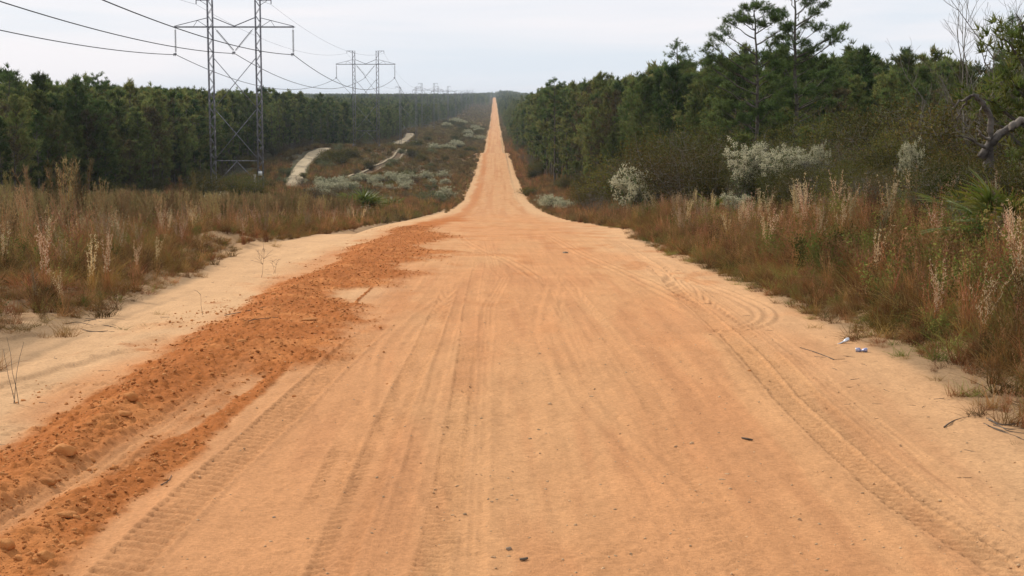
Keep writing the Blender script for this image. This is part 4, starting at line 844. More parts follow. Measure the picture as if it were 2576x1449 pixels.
G = {
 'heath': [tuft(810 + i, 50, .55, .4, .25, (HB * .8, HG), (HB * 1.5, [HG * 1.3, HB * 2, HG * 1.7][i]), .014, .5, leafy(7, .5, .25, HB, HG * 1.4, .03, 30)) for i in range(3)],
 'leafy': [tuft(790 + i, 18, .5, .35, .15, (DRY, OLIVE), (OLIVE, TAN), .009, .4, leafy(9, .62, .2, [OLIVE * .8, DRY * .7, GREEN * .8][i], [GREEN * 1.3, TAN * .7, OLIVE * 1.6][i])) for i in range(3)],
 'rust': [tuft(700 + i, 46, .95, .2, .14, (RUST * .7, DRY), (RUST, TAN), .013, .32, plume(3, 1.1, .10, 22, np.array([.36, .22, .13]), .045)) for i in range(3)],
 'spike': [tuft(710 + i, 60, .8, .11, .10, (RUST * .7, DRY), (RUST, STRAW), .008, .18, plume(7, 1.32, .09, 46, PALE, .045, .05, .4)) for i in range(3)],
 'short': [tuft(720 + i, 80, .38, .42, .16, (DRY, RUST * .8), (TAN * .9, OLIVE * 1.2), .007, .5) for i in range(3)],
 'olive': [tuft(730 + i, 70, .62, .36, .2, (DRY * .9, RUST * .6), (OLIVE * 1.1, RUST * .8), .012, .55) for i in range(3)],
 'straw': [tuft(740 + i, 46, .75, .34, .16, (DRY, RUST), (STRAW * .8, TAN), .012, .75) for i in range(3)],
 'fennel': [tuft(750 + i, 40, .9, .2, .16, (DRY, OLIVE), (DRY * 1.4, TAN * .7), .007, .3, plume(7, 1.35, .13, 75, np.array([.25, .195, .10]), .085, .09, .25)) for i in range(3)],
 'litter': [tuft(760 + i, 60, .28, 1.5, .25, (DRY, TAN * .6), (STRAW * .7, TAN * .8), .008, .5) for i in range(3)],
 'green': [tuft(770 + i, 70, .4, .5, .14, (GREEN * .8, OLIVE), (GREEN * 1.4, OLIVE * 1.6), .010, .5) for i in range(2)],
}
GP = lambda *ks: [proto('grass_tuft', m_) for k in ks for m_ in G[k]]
def field(x0, x1, y0, y1, dens):
    n = int((x1 - x0) * (y1 - y0) * dens); return U(x0, x1, n), U(y0, y1, n)
def sow(name, label, kinds, X, Y, s, keep, tl=.12):
    p, q = project(X, Y, base(X, Y) + .5); k = keep & (p > -900) & (p < 3700) & (q < 2300)
    X, Y, s = X[k], Y[k], s[k]; n = len(X)
    scatter(name, label, GP(*kinds), np.stack([X, Y, base(X, Y) - .02], 1), U(0, 6.28, n), s, rng.normal(0, tl, (n, 2)))
    return n
def eL(X, Y): return EDGE_L(Y) - X + (fbm(X / .9, Y / np.clip(Y / 16, 1.6, 50), 101, 3) - .5) * (1.5 + 2.4 * ss(80, 200, Y))     # distance into the left verge
def eR(X, Y): return X - EDGE_R(Y) + (fbm(X / .9, Y / np.clip(Y / 16, 1.6, 50), 102, 3) - .5) * (1.1 + 2.4 * ss(80, 200, Y))
# left verge, near
X, Y = field(-26, -5, 7, 75, 8); d = eL(X, Y); pat = fbm(X / 1.6, Y / 3.2, 103, 3)
sow('dry_grass', 'short brown grass and weeds in front of the left bank', ('short', 'litter', 'olive'), X, Y, U(.6, 1.2, len(X)) * (.55 + .45 * ss(0, 1.5, d)), (d > 0) & (d < 6) & ((pat > .36) | (d > 1.4)), .2)
X, Y = field(-30, -6, 8, 90, 7.5); d = eL(X, Y); pat = fbm(X / 2.2, Y / 4, 104, 3)
sow('broomsedge_grass', 'rusty broomsedge grass on the left bank', ('rust', 'short', 'straw', 'leafy'), X, Y, U(.6, 1.1, len(X)) * (.5 + .5 * ss(.5, 3, d)), (d > .3) & (U(size=len(X)) < .55 + .45 * ss(.8, 2.5, d)) & (pat > .27))
X, Y = field(-42, -9, 26, 112, 2.6); d = eL(X, Y)
sow('tall_weeds', 'tall brown feathery weeds crowding the left bank', ('fennel', 'rust', 'leafy', 'fennel', 'leafy'), X, Y, U(.75, 1.25, len(X)), (d > 3.2) & (d > 3.2 + 5 * ss(40, 26, Y)))
# right verge, near
X, Y = field(4.5, 14.5, 8, 80, 14); d = eR(X, Y); pat = fbm(X / 1.2, Y / 2.4, 105, 3)
sow('dry_grass', 'short weeds and litter at the foot of the right bank', ('short', 'litter', 'olive', 'green'), X, Y, U(.5, 1.1, len(X)) * (.5 + .5 * ss(0, .9, d)), (d > 0) & ((pat > .38) | (d > .8)), .2)
X, Y = field(4.8, 13, 8, 95, 13); d = eR(X, Y); pat = fbm(X / 1.8, Y / 3, 106, 3)
sow('broomsedge_grass', 'rusty brown grass thick on the right bank', ('rust', 'straw', 'olive', 'leafy', 'rust'), X, Y, U(.45, .95, len(X)) * (.4 + .6 * ss(.2, 1.8, d)) * np.interp(X, [8, 11], [1, .75]), (d > .25) & (U(size=len(X)) < .3 + .7 * ss(.2, 1.2, d)) & (pat > .30))
X, Y = field(6.5, 15, 13, 80, 2.6)
sow('green_weeds', 'green weeds among the right bank grass', ('leafy', 'green', 'leafy'), X, Y, U(.9, 1.5, len(X)), (fbm(X / 1.5, Y / 2.5, 107, 3) > .52))
X, Y = field(6.3, 12, 14, 90, .65); d = eR(X, Y)
sow('seeding_grass', 'pale seed plumes rising over the right bank', ('spike', 'rust'), X, Y, U(.7, 1.05, len(X)), d > 1.3)
X, Y = field(-22, -7.2, 16, 100, .55); d = eL(X, Y)
sow('seeding_grass', 'pale seed spikes among the grass of the left bank', ('spike',), X, Y, U(.45, .8, len(X)), (d > 1.2) & (fbm(X / 2, Y / 3, 108, 2) > .45))
# middle distance
X, Y = field(-46, -4.5, 90, 330, 1.9); d = eL(X, Y)
sow('brown_scrub_grass', 'brown grass and heath covering the slope left of the road', ('heath', 'heath', 'rust', 'leafy'), X, Y, U(.8, 1.35, len(X)) * (.7 + .3 * ss(0, 3, d)), (d > .1) & off_trail(X, Y))
X, Y = field(4, 20, 78, 330, 2.4); d = eR(X, Y)
sow('brown_scrub_grass', 'brown grass on the verge right of the far road', ('rust', 'heath', 'heath', 'straw'), X, Y, U(.75, 1.25, len(X)) * (.7 + .3 * ss(0, 3, d)), d > .1)
X, Y = field(-50, -4.5, 320, 760, .55); d = eL(X, Y)
sow('far_heath', 'brown heath on the far slopes left of the road', ('heath', 'heath', 'olive'), X, Y, U(1.2, 2.0, len(X)), (d > .1) & off_trail(X, Y, 2.6))
X, Y = field(4, 14, 320, 760, .8); d = eR(X, Y)
sow('far_heath', 'brown heath along the far right verge', ('heath', 'rust'), X, Y, U(1.1, 1.8, len(X)), d > .1)
X, Y = np.concatenate([U(-45, -4.6, 11000), U(4.4, 9, 2500)]), 740 + 3400 * U(size=13500) ** 1.3
sow('far_heath', 'farthest brown heath of the corridor', ('heath',), X, Y, U(1.8, 3.2, len(X)), np.abs(X) > 4.3)

# clumps that stand out one by one
def clump(kind, px, py, s, label, group=None, name='broomsedge_clump', cat='grass clump', Yd=None):
    if Yd is None: Xs, Ys = spot(px, py)
    else: Ys = Yd; Xs = at_depth(px, Yd)
    o = put(name, G[kind][rng.integers(0, len(G[kind]))], None, (Xs, Ys, float(base(Xs, Ys)) - .03), U(0, 6.28), s); tag(o, label, cat, group); return o
for px, py, s, lb in ((120, 745, .95, 'tall pale seeding broomsedge, leftmost of the front clumps'), (268, 740, 1.0, 'tall pale seeding broomsedge in front of the dark weeds at left'), (232, 735, .8, 'pale seeding broomsedge just left of the tallest front clump'), (300, 655, .8, 'pale seeding broomsedge behind the front clumps at left'), (312, 660, .8, 'pale broomsedge touching the clump behind the front ones'),
                      (253, 640, .75, 'slim broomsedge spike behind the front clumps'), (447, 620, .7, 'pale broomsedge spikes above the sand mound at left'), (458, 622, .6, 'small spikes beside those above the sand mound'), (612, 612, .7, 'pale broomsedge spikes right of the sand mound'), (668, 606, .85, 'reddish tall broomsedge spike at the edge of the left sand'), (160, 700, .8, 'broomsedge spikes in front of the dark weeds'),
                      (60, 640, .8, 'broomsedge spikes near the left edge of the picture'), (395, 680, .6, 'white-tipped broomsedge in the low grass at left'), (92, 780, .6, 'thin broomsedge low at the left edge'), (345, 690, .55, 'short broomsedge spikes between the front clumps and the sand')):
    clump('spike', px, py, s, lb)
for px, Yd, s, lb in ((2010, 42, 1.15, 'tall pale plumed broomsedge above the right bank'), (2030, 44, 1.1, 'pale plumed broomsedge touching the tall one above the right bank'), (2120, 36, .95, 'pale plumed broomsedge halfway up the right bank'), (2145, 37, .9, 'plumed broomsedge right of the one halfway up the bank'), (2500, 28, .9, 'reddish plumed broomsedge beside the yellow-green palmetto'), (2560, 24, .85, 'broomsedge plumes at the right edge below the palmetto'),
                      (2210, 28, .8, 'leaning broomsedge in the middle of the right bank'), (1720, 55, .9, 'broomsedge plumes on the low right bank'), (2370, 22, .75, 'broomsedge plumes low on the right bank'), (2490, 20, .8, 'tall brown broomsedge at the right edge near the road')):
    clump('spike', px, 0, s, lb, Yd=Yd)
for px, Yd, s, lb in ((90, 62, 1.5, 'tall feathery dog fennel, leftmost above the left bank'), (128, 60, 1.6, 'tall feathery dog fennel second from the left'), (165, 61, 1.65, 'bushy dog fennel in the middle of the tall group'), (203, 60, 1.75, 'tallest pale dog fennel of the group at left'), (148, 64, 1.5, 'dog fennel behind the bushy one'), (38, 58, 1.3, 'dog fennel near the left edge'),
                      (485, 70, 1.35, 'orange-brown dog fennel mound left of the first pylon'), (470, 72, 1.25, 'dog fennel behind the orange-brown one'), (255, 66, 1.2, 'dog fennel right of the tallest group'), (330, 68, 1.1, 'lone low dog fennel between the tall group and the pylon'), (600, 76, 1.0, 'low dog fennel below the pylon')):
    clump('fennel', px, 0, s * 1.28, lb, name='dog_fennel', cat='weed', Yd=Yd)
for px, py, s, kd, lb in ((692, 622, .7, 'straw', 'lone grass tuft standing in the left sand'), (505, 700, .8, 'short', 'grass tuft at the tip of the left bank'), (400, 796, .6, 'short', 'small grass tuft alone in the pale sand'), (366, 824, .4, 'green', 'tiny green sprig in the pale sand'), (310, 833, .45, 'green', 'tiny low weed in the pale sand left of the sprig'), (262, 800, .9, 'olive', 'dark low weed at the edge of the pale sand'),
                          (850, 715, .5, 'short', 'withered tuft beside the clay ridge'), (1875, 712, .9, 'green', 'yellow-green weed at the right road edge'), (180, 830, 1.0, 'litter', 'dead grass mat at the sand edge'), (2050, 830, .7, 'short', 'grass tuft at the right road edge above the silver can'), (2440, 1000, .8, 'green', 'green weed by the right road edge near the dark twigs'),
                          (560, 700, .5, 'litter', 'flattened dry tuft on the left sand')):
    clump(kd, px, py, s, lb, name='grass_tuft', cat='grass tuft')
def sprout(px, py, h, n, label, name='sapling', forks=4, m='twigdark'):
    Xs, Ys = spot(px, py); mb = MB()
    for i in range(n):
        d = np.array([rng.normal(0, .12), 0, 1.]); q = np.linspace(0, 1, 5)[:, None]; P = d * h * q * U(.8, 1) + rng.normal(0, .01, (5, 3)) + [i * .03, 0, 0]; mb.tube(P, [.005, .004, .003, .003, .002], 3, cap=False)
        for f in range(forks):
            j = rng.integers(2, 5); e_ = P[j] + np.array([U(-.5, .5), U(-.2, .2), U(.1, .5)]) * h * .6; mb.tube([P[j], (P[j] + e_) / 2 + [0, 0, .02], e_], [.004, .003, .002], 3, cap=False)
    o = put(name, mb.build(name, M[m]), None, (Xs, Ys, float(base(Xs, Ys)))); tag(o, label, 'sapling')
sprout(659, 700, .72, 1, 'leafless sapling standing alone in the left sand', forks=9); sprout(690, 690, .35, 2, 'small dry stalks beside the sapling', 'dry_stalks', 5)
sprout(33, 1020, .75, 3, 'thin upright stalks in the sand at the left edge', 'dry_stalks', 0, 'twig'); sprout(510, 795, .4, 1, 'single thin stalk in the pale sand', 'dry_stalks', 1); sprout(655, 655, .3, 2, 'short dry stalks behind the sapling', 'dry_stalks', 3)

# ------------------------------------------------------------------ pylons
H_T = 24.0; ARM = 20.6
def lattice(mb, x, z0, z1, wdt=.62, leg=.11, br=.05):
    h = wdt / 2
    for sx in (-h, h):
        for sy in (-h, h): mb.bar((x + sx, sy, z0), (x + sx, sy, z1), leg)
    n = int((z1 - z0) / .95); zs = np.linspace(z0, z1, n + 1)
    for i in range(n):
        a, b = zs[i], zs[i + 1]; s = 1 if i % 2 else -1
        for sy in (-h - .01, h + .01): mb.bar((x - s * h, sy, a), (x + s * h, sy, b), br)
        for sx in (-h - .01, h + .01): mb.bar((x + sx, -s * h, a), (x + sx, s * h, b), br)
def parts_of_pylon():
    out_ = []
    for x in (-3, 3):
        mb = MB(); lattice(mb, x, 0, H_T); sgn = -1 if x < 0 else 1
        mb.bar((x, 0, H_T - .06), (x + sgn * 1.75, 0, H_T - .06), .12); mb.bar((x + sgn * .3, 0, H_T - .7), (x + sgn * 1.2, 0, H_T - .12), .06); mb.bar((x + sgn * 1.7, 0, H_T - .1), (x + sgn * 1.7, 0, H_T - .55), .10)
        mb.box((x, 0, .1), (1.1, 1.1, .3)); out_.append(('mast', mb.build('mast', M['steel'])))
    mb = MB()
    for sy in (-.36, .36): mb.bar((-7.55, sy * .5, ARM), (7.55, sy * .5, ARM), .13, .16)
    for x in np.arange(-7.2, 7.3, 1.2): mb.bar((x, -.18, ARM + .01), (x + .5, .18, ARM + .01), .05)
    out_.append(('crossarm', mb.build('crossarm', M['steel'])))
    for s in (-1, 1):
        mb = MB(); mb.bar((s * 3.3, 0, ARM + 1.15), (s * 7.5, 0, ARM + .1), .085); mb.bar((s * 4.6, 0, ARM + .82), (s * 5.1, 0, ARM + .05), .05); mb.bar((s * 4.6, 0, ARM + .82), (s * 3.4, 0, ARM + .05), .06); mb.bar((s * 2.7, 0, ARM + 1.2), (0, 0, ARM + .1), .11)
        out_.append(('arm_brace', mb.build('arm_brace', M['steel'])))
    for z0, z1 in ((ARM - 3.8, ARM - 10.2), (ARM - 10.2, ARM - 16.6)):
        mb = MB(); mb.bar((-2.72, .02, z0), (2.72, .02, z1), .085); mb.bar((2.72, -.07, z0), (-2.72, -.07, z1), .085); out_.append(('cross_brace', mb.build('cross_brace', M['steel'])))
    mb = MB(); mb.bar((-2.7, 0, ARM - 16.8), (2.7, 0, ARM - 16.8), .11); mb.bar((0, .1, ARM - 16.9), (2.72, .1, ARM - 19.8), .085); mb.bar((0, -.1, ARM - 16.9), (-2.72, -.1, ARM - 19.8), .085); out_.append(('lower_brace', mb.build('lower_brace', M['steel'])))
    def string(a, b, nd=20):
        mb = MB(); a = np.array(a, float); b = np.array(b, float); t = (b - a) / np.linalg.norm(b - a); mb.bar(a, b, .04)
        for i in range(nd):
            c = a + (b - a) * (.1 + .84 * i / (nd - 1)); mb.tube([c - t * .05, c - t * .015, c + t * .02], [.05, .15, .12], 8)
        return mb
    for s in (-1, 1): out_.append(('insulator_string', string((s * 7.4, 0, ARM - .1), (s * 7.4, 0, ARM - 3.3)).build('insulator_string', M['insul'])))
    mb = string((-2.4, 0, ARM - .2), (-.05, 0, ARM - 3.0)); out_.append(('insulator_string', mb.build('insulator_string', M['insul'])))
    mb = string((2.4, 0, ARM - .2), (.05, 0, ARM - 3.0)); out_.append(('insulator_string', mb.build('insulator_string', M['insul'])))
    for x, z in ((-7.4, ARM - 3.35), (0, ARM - 3.15), (7.4, ARM - 3.35)):
        mb = MB(); mb.bar((x - .3, 0, z), (x + .1, 0, z), .09, .16); mb.tube([(x - .3, 0, z - .2), (x - .22, 0, z - .2)], .08, 6); mb.tube([(x - .12, 0, z - .22), (x - .04, 0, z - .22)], .08, 6); mb.bar((x - .1, 0, z - .2), (x - .1, 0, z + .12), .05); out_.append(('clamp', mb.build('clamp', M['steel'])))
    return out_
PP_ = parts_of_pylon(); PX = -32.8
PY = [(-2, -3.0), (203, -12.1), (408, -12.85), (606, -20.9), (786, -18.2), (1015, -18.4), (1230, -20.5), (1450, -20.4), (1680, -19.2), (1900, -18.2), (2130, -17)]
names = ['', 'first and nearest steel pylon left of the road', 'second steel pylon, standing on the brown hill', 'third steel pylon, low before the dark wood', 'fourth steel pylon along the line', 'fifth steel pylon along the line', 'sixth steel pylon, small in the distance', 'seventh steel pylon, tiny in the distance', 'eighth steel pylon, tiny near the horizon', 'ninth steel pylon, tiny near the horizon', 'farthest steel pylon at the horizon']
src = None
for i, (y, zt) in enumerate(PY):
    if i == 0: continue
    zb = float(min(base(PX - 3, y), base(PX + 3, y)))
    z = zt + EYE
    r = empty('power_pylon', (PX, y, z)); tag(r, names[i], 'pylon', 'line of steel power pylons')
    for n_, m_ in PP_: put(n_, m_, r)
    if z > zb + .1:      # concrete footings down to the slope
        mb = MB()
        for x in (-3, 3): mb.box((x, 0, (zb - z) / 2 - .2), (1.0, 1.0, z - zb + .5))
        put('footing', mb.build('footing', M['steel']), r)
    if i in (1, 3):
        mb = MB(); mb.box((3.0 if i == 1 else 3.0, -.42, 2.2 if i == 1 else 3.2), (.5, .05, .55)); p_ = put('number_plate', mb.build('number_plate', M['plate']), r)
def catenary(p, q, sag, n=40):
    t = np.linspace(0, 1, n)[:, None]; P = np.array(p) + (np.array(q) - np.array(p)) * t; P[:, 2] -= (4 * sag * t * (1 - t))[:, 0]; return P
LB = ['left', 'middle', 'right']
for j, (ox, oz) in enumerate(((-7.4, ARM - 3.45), (0, ARM - 3.3), (7.4, ARM - 3.45))):
    mb = MB()
    for i in range(len(PY) - 1):
        (y0, z0), (y1, z1) = PY[i], PY[i + 1]; mb.tube(catenary((PX + ox, y0, z0 + EYE + oz), (PX + ox, y1, z1 + EYE + oz), 3.6 if i else 3.3), .045 if i < 2 else .04, 5, cap=False)
    tag(put('power_cable', mb.build('power_cable', M['wire'])), f'dark sagging power cable hung from the {["outer left", "middle V-shaped", "outer right"][j]} insulator of every pylon', 'cable', 'power cables')
for j, sx in enumerate((-1, 1)):
    mb = MB()
    for i in range(len(PY) - 1):
        (y0, z0), (y1, z1) = PY[i], PY[i + 1]; mb.tube(catenary((PX + sx * 4.7, y0, z0 + EYE + H_T - .6), (PX + sx * 4.7, y1, z1 + EYE + H_T - .6), 2.6), .016, 4, cap=False)
    tag(put('shield_wire', mb.build('shield_wire', M['wire'])), f'very thin wire strung over the {["left", "right"][j]} mast tops of the pylons', 'wire', 'shield wires')
# wooden post between the first pylon's legs, marker post by the third
Xs = at_depth(640, 196); mb = MB(); mb.tube([(0, 0, -.5), (0, 0, 2.6), (0, 0, 2.64)], [.16, .15, .10], 10); tag(put('wooden_post', mb.build('wooden_post', M['post'], True), None, (Xs, 196, float(base(Xs, 196)))), 'short weathered wooden post beside the right leg of the first pylon', 'post')

# ------------------------------------------------------------------ stones, clods, pebbles
def rock_mesh(seed, sx, sy, sz, m, sub=2, rough=.22):
    import bmesh
    bm = bmesh.new(); bmesh.ops.create_icosphere(bm, subdivisions=sub, radius=1)
    r_ = np.random.default_rng(seed); off = r_.uniform(0, 50, 3)
    me = bpy.data.meshes.new('rock'); V = np.array([v.co[:] for v in bm.verts]); bm.to_mesh(me); bm.free()
    d = 1 + 1.5 * rough * (fbm(V[:, 0] * 1.7 + off[0] + V[:, 2], V[:, 1] * 1.7 + off[1], seed, 3) - .5) * 2.4; V = V * d[:, None] * [sx, sy, sz]; V[:, 2] = np.where(V[:, 2] < -.35 * sz, -.35 * sz, V[:, 2])
    me.vertices.foreach_set("co", V.astype(np.float32).ravel()); me.materials.append(m); me.polygons.foreach_set("use_smooth", np.ones(len(me.polygons), bool))
    a = me.color_attributes.new("col", 'FLOAT_COLOR', 'POINT'); a.data.foreach_set("color", np.ones(len(V) * 4, np.float32)); me.update(); return me
def surf(X, Y): return float(road_h(np.array([[X]]), np.array([[Y]]))[0, 0])
def rock(px, py, wpx, label, m='clay', flat=.5, seed=0, deep=.8, name='clay_clod', cat='clod', rough=.22):
    Xs, Ys = spot(px, py); sc_ = FD / Ys; r = wpx / sc_ / 2
    o = put(name, rock_mesh(seed + int(px), r, r * deep, r * flat, M[m], 3, rough), None, (Xs, Ys, surf(Xs, Ys) + r * flat * .12), U(-.4, .4)); tag(o, label, cat)
for a in ((158, 1188, 66, 'large rounded clay clod sitting on the ridge in front at left', .55), (328, 1050, 38, 'upright lump of clay on the far side of the ridge', .8), (308, 1080, 46, 'flat clay slab in front of the upright lump', .32), (122, 1247, 52, 'clay clod half buried below the large rounded one', .5), (0, 1248, 34, 'clay clod cut by the left edge', .7),
          (165, 1318, 56, 'flat clay slab on the thin second ridge', .32), (112, 1424, 50, 'clay clod at the bottom of the picture', .6), (12, 1414, 58, 'large clay clod in the bottom left corner', .7), (76, 1420, 26, 'small clay clod between the two in the bottom corner', .6), (608, 888, 30, 'flat stone lying on top of the clay ridge', .4),
          (778, 822, 44, 'thin flat slab on the wide part of the clay ridge', .18), (655, 876, 16, 'small clod right of the flat ridge stone', .5), (350, 1052, 18, 'small clod beside the upright lump', .6), (740, 1001, 12, 'lone clod at the right foot of the ridge', .6), (565, 958, 18, 'clod halfway down the ridge', .6),
          (60, 1330, 20, 'clod on the thin second ridge at left', .6), (480, 910, 14, 'clod on the crest behind the flat stone', .7), (378, 1022, 14, 'small clod on the ridge above the upright lump', .6), (640, 835, 14, 'round clod near the top of the ridge', .7), (690, 760, 16, 'dark clod on the far crest of the ridge', .6)):
    rock(a[0], a[1], a[2], a[3], flat=a[4])
for a in ((1279, 1388, 15, 'round dark pebble at the bottom centre', 'darkstone', .8), (1242, 1410, 17, 'pale pebble left of the round dark one', 'stone', .6), (1279, 1403, 13, 'pale pebble directly below the round dark one', 'stone', .6), (1740, 1121, 12, 'pale pebble right of centre', 'stone', .8), (1422, 638, 13, 'lone dark stone far along the middle of the road', 'darkstone', .5), (1830, 1199, 14, 'thin white chip on the right of the road', 'stone', .2), (1816, 1215, 16, 'second white chip just below the first', 'stone', .2),
          (1447, 1328, 9, 'small pale pebble below centre', 'stone', .8), (1383, 1022, 12, 'brown pebble near the middle of the road', 'stone', .6), (1355, 1085, 9, 'brown pebble under the middle one', 'stone', .6), (1333, 1108, 11, 'brown pebble left of its neighbour in the middle', 'stone', .6), (1487, 1002, 12, 'flat brown stone right of the middle pebbles', 'stone', .4), (1356, 893, 9, 'pale pebble farther up the middle', 'stone', .6), (690, 1307, 10, 'lone dark pebble at the lower left of the road', 'darkstone', .6),
          (1150, 1226, 9, 'pale pebble on the chain-like tyre track', 'stone', .6), (1139, 1297, 10, 'pale pebble in the tyre track near the bottom', 'stone', .6), (1169, 1297, 10, 'pale pebble right of the one in the track', 'stone', .6), (1236, 1271, 10, 'pale pebble beside the ribbed tyre track', 'stone', .5), (2011, 1318, 10, 'pointed pebble at lower right', 'stone', .9), (1256, 922, 7, 'dark pebble just right of the ribbed track', 'stone', .6),
          (1808, 1095, 8, 'pebble near the right trench', 'stone', .6), (1885, 940, 10, 'dark clod beside the right tyre tracks', 'clay', .5)):
    rock(a[0], a[1], a[2], a[3], m=a[4], flat=a[5], name='pebble', cat='pebble', rough=.35)
CL = [proto('clod', rock_mesh(900 + i, 1, .8, .65, M['clay'], 1, .35)) for i in range(4)]
PB = [proto('pebble_piece', rock_mesh(920 + i, 1, .8, .6, M['stone'], 1, .35)) for i in range(4)]
n = 42000; X = U(-5.6, -1.2, n); Y = 8.5 * np.exp(U(0, 1, n) * math.log(9)); mk, _ = windrow(X, Y); mk2 = ss(.5, .75, fbm(X / .6, Y / .9, 37, 3)) * .5 * ss(-3.4, -4.2, X) * ss(-5.6, -4.9, X); k = U(size=n) < mk * .8 + mk2 * .9 + .003; X, Y = X[k], Y[k]
scatter('dirt_clods', 'loose crumbs of orange clay strewn over the ridge', CL, np.stack([X, Y, road_h(X, Y)], 1), U(0, 6.28, len(X)), .007 + .026 * U(size=len(X)) ** 6 + .004 * (Y > 25), rng.normal(0, .4, (len(X), 2)))
n = 4200; X = U(-3.0, 4.9, n); Y = 8.5 * np.exp(U(0, 1, n) * math.log(5)); k = U(size=n) < (.25 + .75 * ss(.45, .65, fbm(X / 1.2, Y / 2, 111, 3))); X, Y = X[k], Y[k]
scatter('road_pebbles', 'tiny pale pebbles strewn over the road surface', PB, np.stack([X, Y, road_h(X, Y)], 1), U(0, 6.28, len(X)), .005 + .013 * U(size=len(X)) ** 3, rng.normal(0, .4, (len(X), 2)))
n = 700; X = np.concatenate([U(-7.5, -4.4, n // 2), U(3.8, 6, n - n // 2)]); Y = 9 * np.exp(U(0, 1, n) * math.log(6))
def stick_mesh(seed, n_=3):
    mb = MB(); r_ = np.random.default_rng(seed); P = np.stack([np.linspace(-.5, .5, 5), r_.normal(0, .05, 5), np.full(5, .012)], 1); mb.tube(P, .02, 3); 
    if seed % 2: mb.tube([P[2], P[2] + [.2, .15, 0]], .012, 3)
    return mb.build('stick', M['twigdark'])
SK = [proto('stick_piece', stick_mesh(i)) for i in range(4)]
scatter('plant_litter', 'scraps of twigs and dead grass strewn on the sand', SK, np.stack([X, Y, road_h(X, Y)], 1), U(-3.1, 3.1, n), .03 + .15 * U(size=n) ** 4)

# sticks and rubbish
def lay(name, pts, rads, label, cat, m='twigdark', k=5):
    P0 = spot(*pts[0]); P = []
    for p in pts: a, b = spot(*p); P.append((a - P0[0], b - P0[1], surf(a, b) - surf(*P0) + max(rads)))
    mb = MB(); q = bez(P, 9) if len(P) > 2 else np.array(P); mb.tube(q, np.interp(np.linspace(0, 1, len(q)), np.linspace(0, 1, len(rads)), rads), k)
    o = put(name, mb.build(name, M[m], True), None, (P0[0], P0[1], surf(*P0))); tag(o, label, cat); return o
lay('stick', [(1866, 1110), (1880, 1113), (1893, 1115)], [.008, .012, .008], 'short dark stick lying on the right half of the road', 'stick')
lay('stick', [(1307, 1417), (1318, 1417), (1327, 1415)], [.008, .011, .008], 'stubby black stick at the bottom centre', 'stick', k=7)
lay('stick', [(2012, 880), (2050, 890), (2098, 910)], [.004, .006, .008], 'thin curved twig on the sand left of the blue can', 'stick')
lay('stick', [(565, 797), (610, 800), (672, 801)], [.007, .006, .004], 'thin twig on the pale sand near the left grass', 'stick')
lay('stick', [(598, 848), (640, 838), (700, 825)], [.005, .006, .004], 'thin twig lying in the left sand by the ridge', 'stick')
lay('stick', [(405, 1228), (425, 1216), (432, 1202)], [.005, .004, .003], 'dark bent twig on the thin clay ridge', 'stick')
lay('seed_plume', [(2375, 1082), (2392, 1068), (2420, 1058), (2462, 1052)], [.009, .007, .003, .002], 'fallen reddish seed head of grass lying on the right sand', 'grass stem')
for i in range(7):
    a = (2480 + U(-10, 20), 1070 + U(-15, 10)); lay('twig', [a, (a[0] + 40, a[1] + 18 + U(-8, 8)), (a[0] + 90, a[1] + 22 + U(-20, 20))], [.006, .005, .003], 'dark bent twig in the tangle at the lower right edge', 'twig')['group'] = 'tangle of dark twigs at the lower right edge'
for i in range(8):
    a = (150 + U(0, 100), 800 + U(0, 40)); lay('twig', [a, (a[0] + 30, a[1] + U(-4, 10)), (a[0] + 70, a[1] + U(0, 12))], [.005, .005, .003], 'dark twig in the dead tangle at the edge of the left sand', 'twig')['group'] = 'dead twigs at the edge of the left sand'
def can(px, py, rz, prof_, m1, label, tiltx=0.):
    Xs, Ys = spot(px, py); r = empty('crushed_can', (Xs, Ys, surf(Xs, Ys) + .028), rz); r.rotation_euler = (0, tiltx, rz); tag(r, label, 'can'); mb = MB(); P = np.array([(x, dy, dz) for x, rr, dy, dz in prof_]); R = np.array([rr for x, rr, dy, dz in prof_]); mb.tube(P, R, 14, cap=False)
    V = mb.V[0]; V[:, 1] += .004 * np.sin(V[:, 0] * 190); V[:, 2] = V[:, 2] * .85 + .003 * np.sin(V[:, 0] * 140 + V[:, 1] * 90)
    put('can_body', mb.build('can_body', m1, True), r)
    for e_, s in ((P[0], R[0]), (P[-1], R[-1])):
        l = MB(); sgn = 1 if e_[0] > 0 else -1; l.tube([e_ + [sgn * .0, 0, 0], e_ + [sgn * .004, 0, 0], e_ + [sgn * .002, 0, 0]], [s, s, s * .85], 14); put('can_end', l.build('can_end', M['can_alu'], True), r)
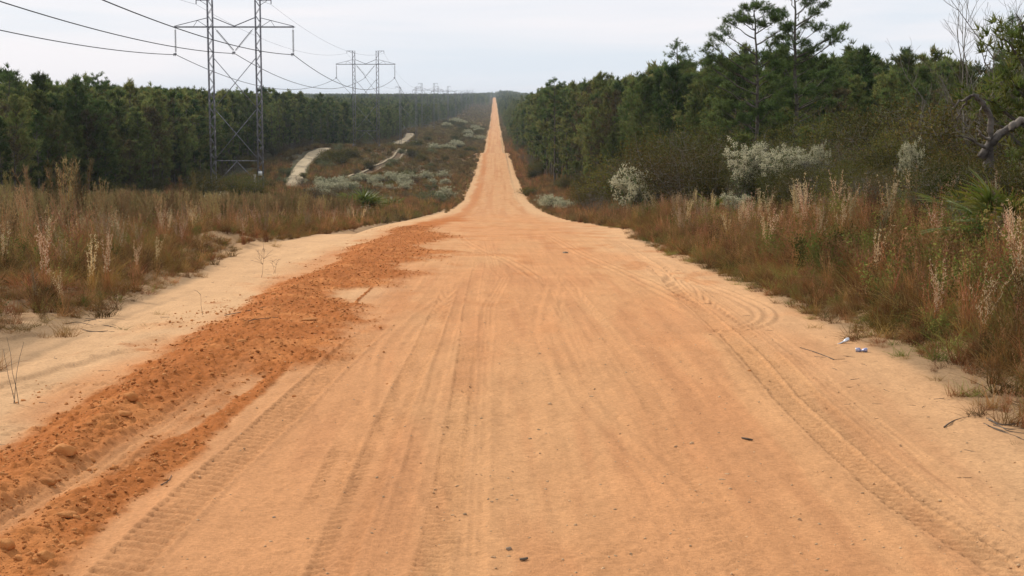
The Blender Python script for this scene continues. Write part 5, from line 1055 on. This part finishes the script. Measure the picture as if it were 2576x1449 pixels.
can(2167, 889, -.12, [(-.075, .034, 0, 0), (-.06, .040, 0, 0), (-.03, .040, 0, 0), (-.012, .022, .0, -.008), (.006, .013, 0, -.012), (.02, .022, 0, -.004), (.04, .034, 0, 0), (.062, .036, 0, .004), (.072, .030, 0, .004)], M['can_blue'], 'crushed blue drink can pinched in the middle at the right road edge')
can(2124, 868, .35, [(-.11, .009, 0, -.015), (-.07, .014, 0, -.016), (-.03, .016, 0, -.012), (0, .022, 0, -.004), (.02, .030, 0, .0), (.055, .034, 0, .01), (.065, .030, 0, .012)], M['can_alu'], 'flattened silver can at the right road edge above the blue one', -.2)

# ------------------------------------------------------------------ air
hz = bpy.data.materials.new('haze'); hz.use_nodes = True; t = hz.node_tree; t.nodes.clear(); o_ = t.nodes.new("ShaderNodeOutputMaterial"); pv = t.nodes.new("ShaderNodeVolumePrincipled")
pv.inputs['Color'].default_value = (.78, .89, 1.0, 1); pv.inputs['Density'].default_value = .00008; t.links.new(pv.outputs[0], o_.inputs['Volume'])
zb = float(Vg[:, 2].min()) - 1.5; zt = 24.0; hx, y0h, y1h = 6700, -200, 9200
HV = np.array([(x, y, z) for z in (zb, zt) for x, y in ((-hx, y0h), (hx, y0h), (hx, y1h), (-hx, y1h))], float)
HF = np.array([[0, 3, 2, 1], [4, 5, 6, 7], [0, 1, 5, 4], [1, 2, 6, 5], [2, 3, 7, 6], [3, 0, 4, 7]])
hob = put('haze', mesh('haze', HV, [HF], hz)); tag(hob, 'thin pale air over the whole place', kind='stuff')

# copies that share a label get their place counted out
ORD = 'second third fourth fifth sixth seventh eighth ninth tenth eleventh twelfth'.split()
by = {}
for o in C.objects:
    if o.parent is None and o.get('label') and not o.get('kind'): by.setdefault(o['label'], []).append(o)
for lb, os_ in by.items():
    if len(os_) < 2: continue
    def pxo(o): return float(project(o.location.x, o.location.y, o.location.z + 1)[0])
    os_.sort(key=pxo); n = len(os_)
    for i, o in enumerate(os_):
        if i == 0: w_ = 'leftmost'
        elif i == n - 1: w_ = 'rightmost'
        elif i <= 11: w_ = ORD[i - 1] + ' from left'
        elif n - 1 - i <= 11: w_ = ORD[n - 2 - i] + ' from right'
        else: w_ = 'number %d from left' % (i + 1)
        o['label'] = lb + ', ' + w_
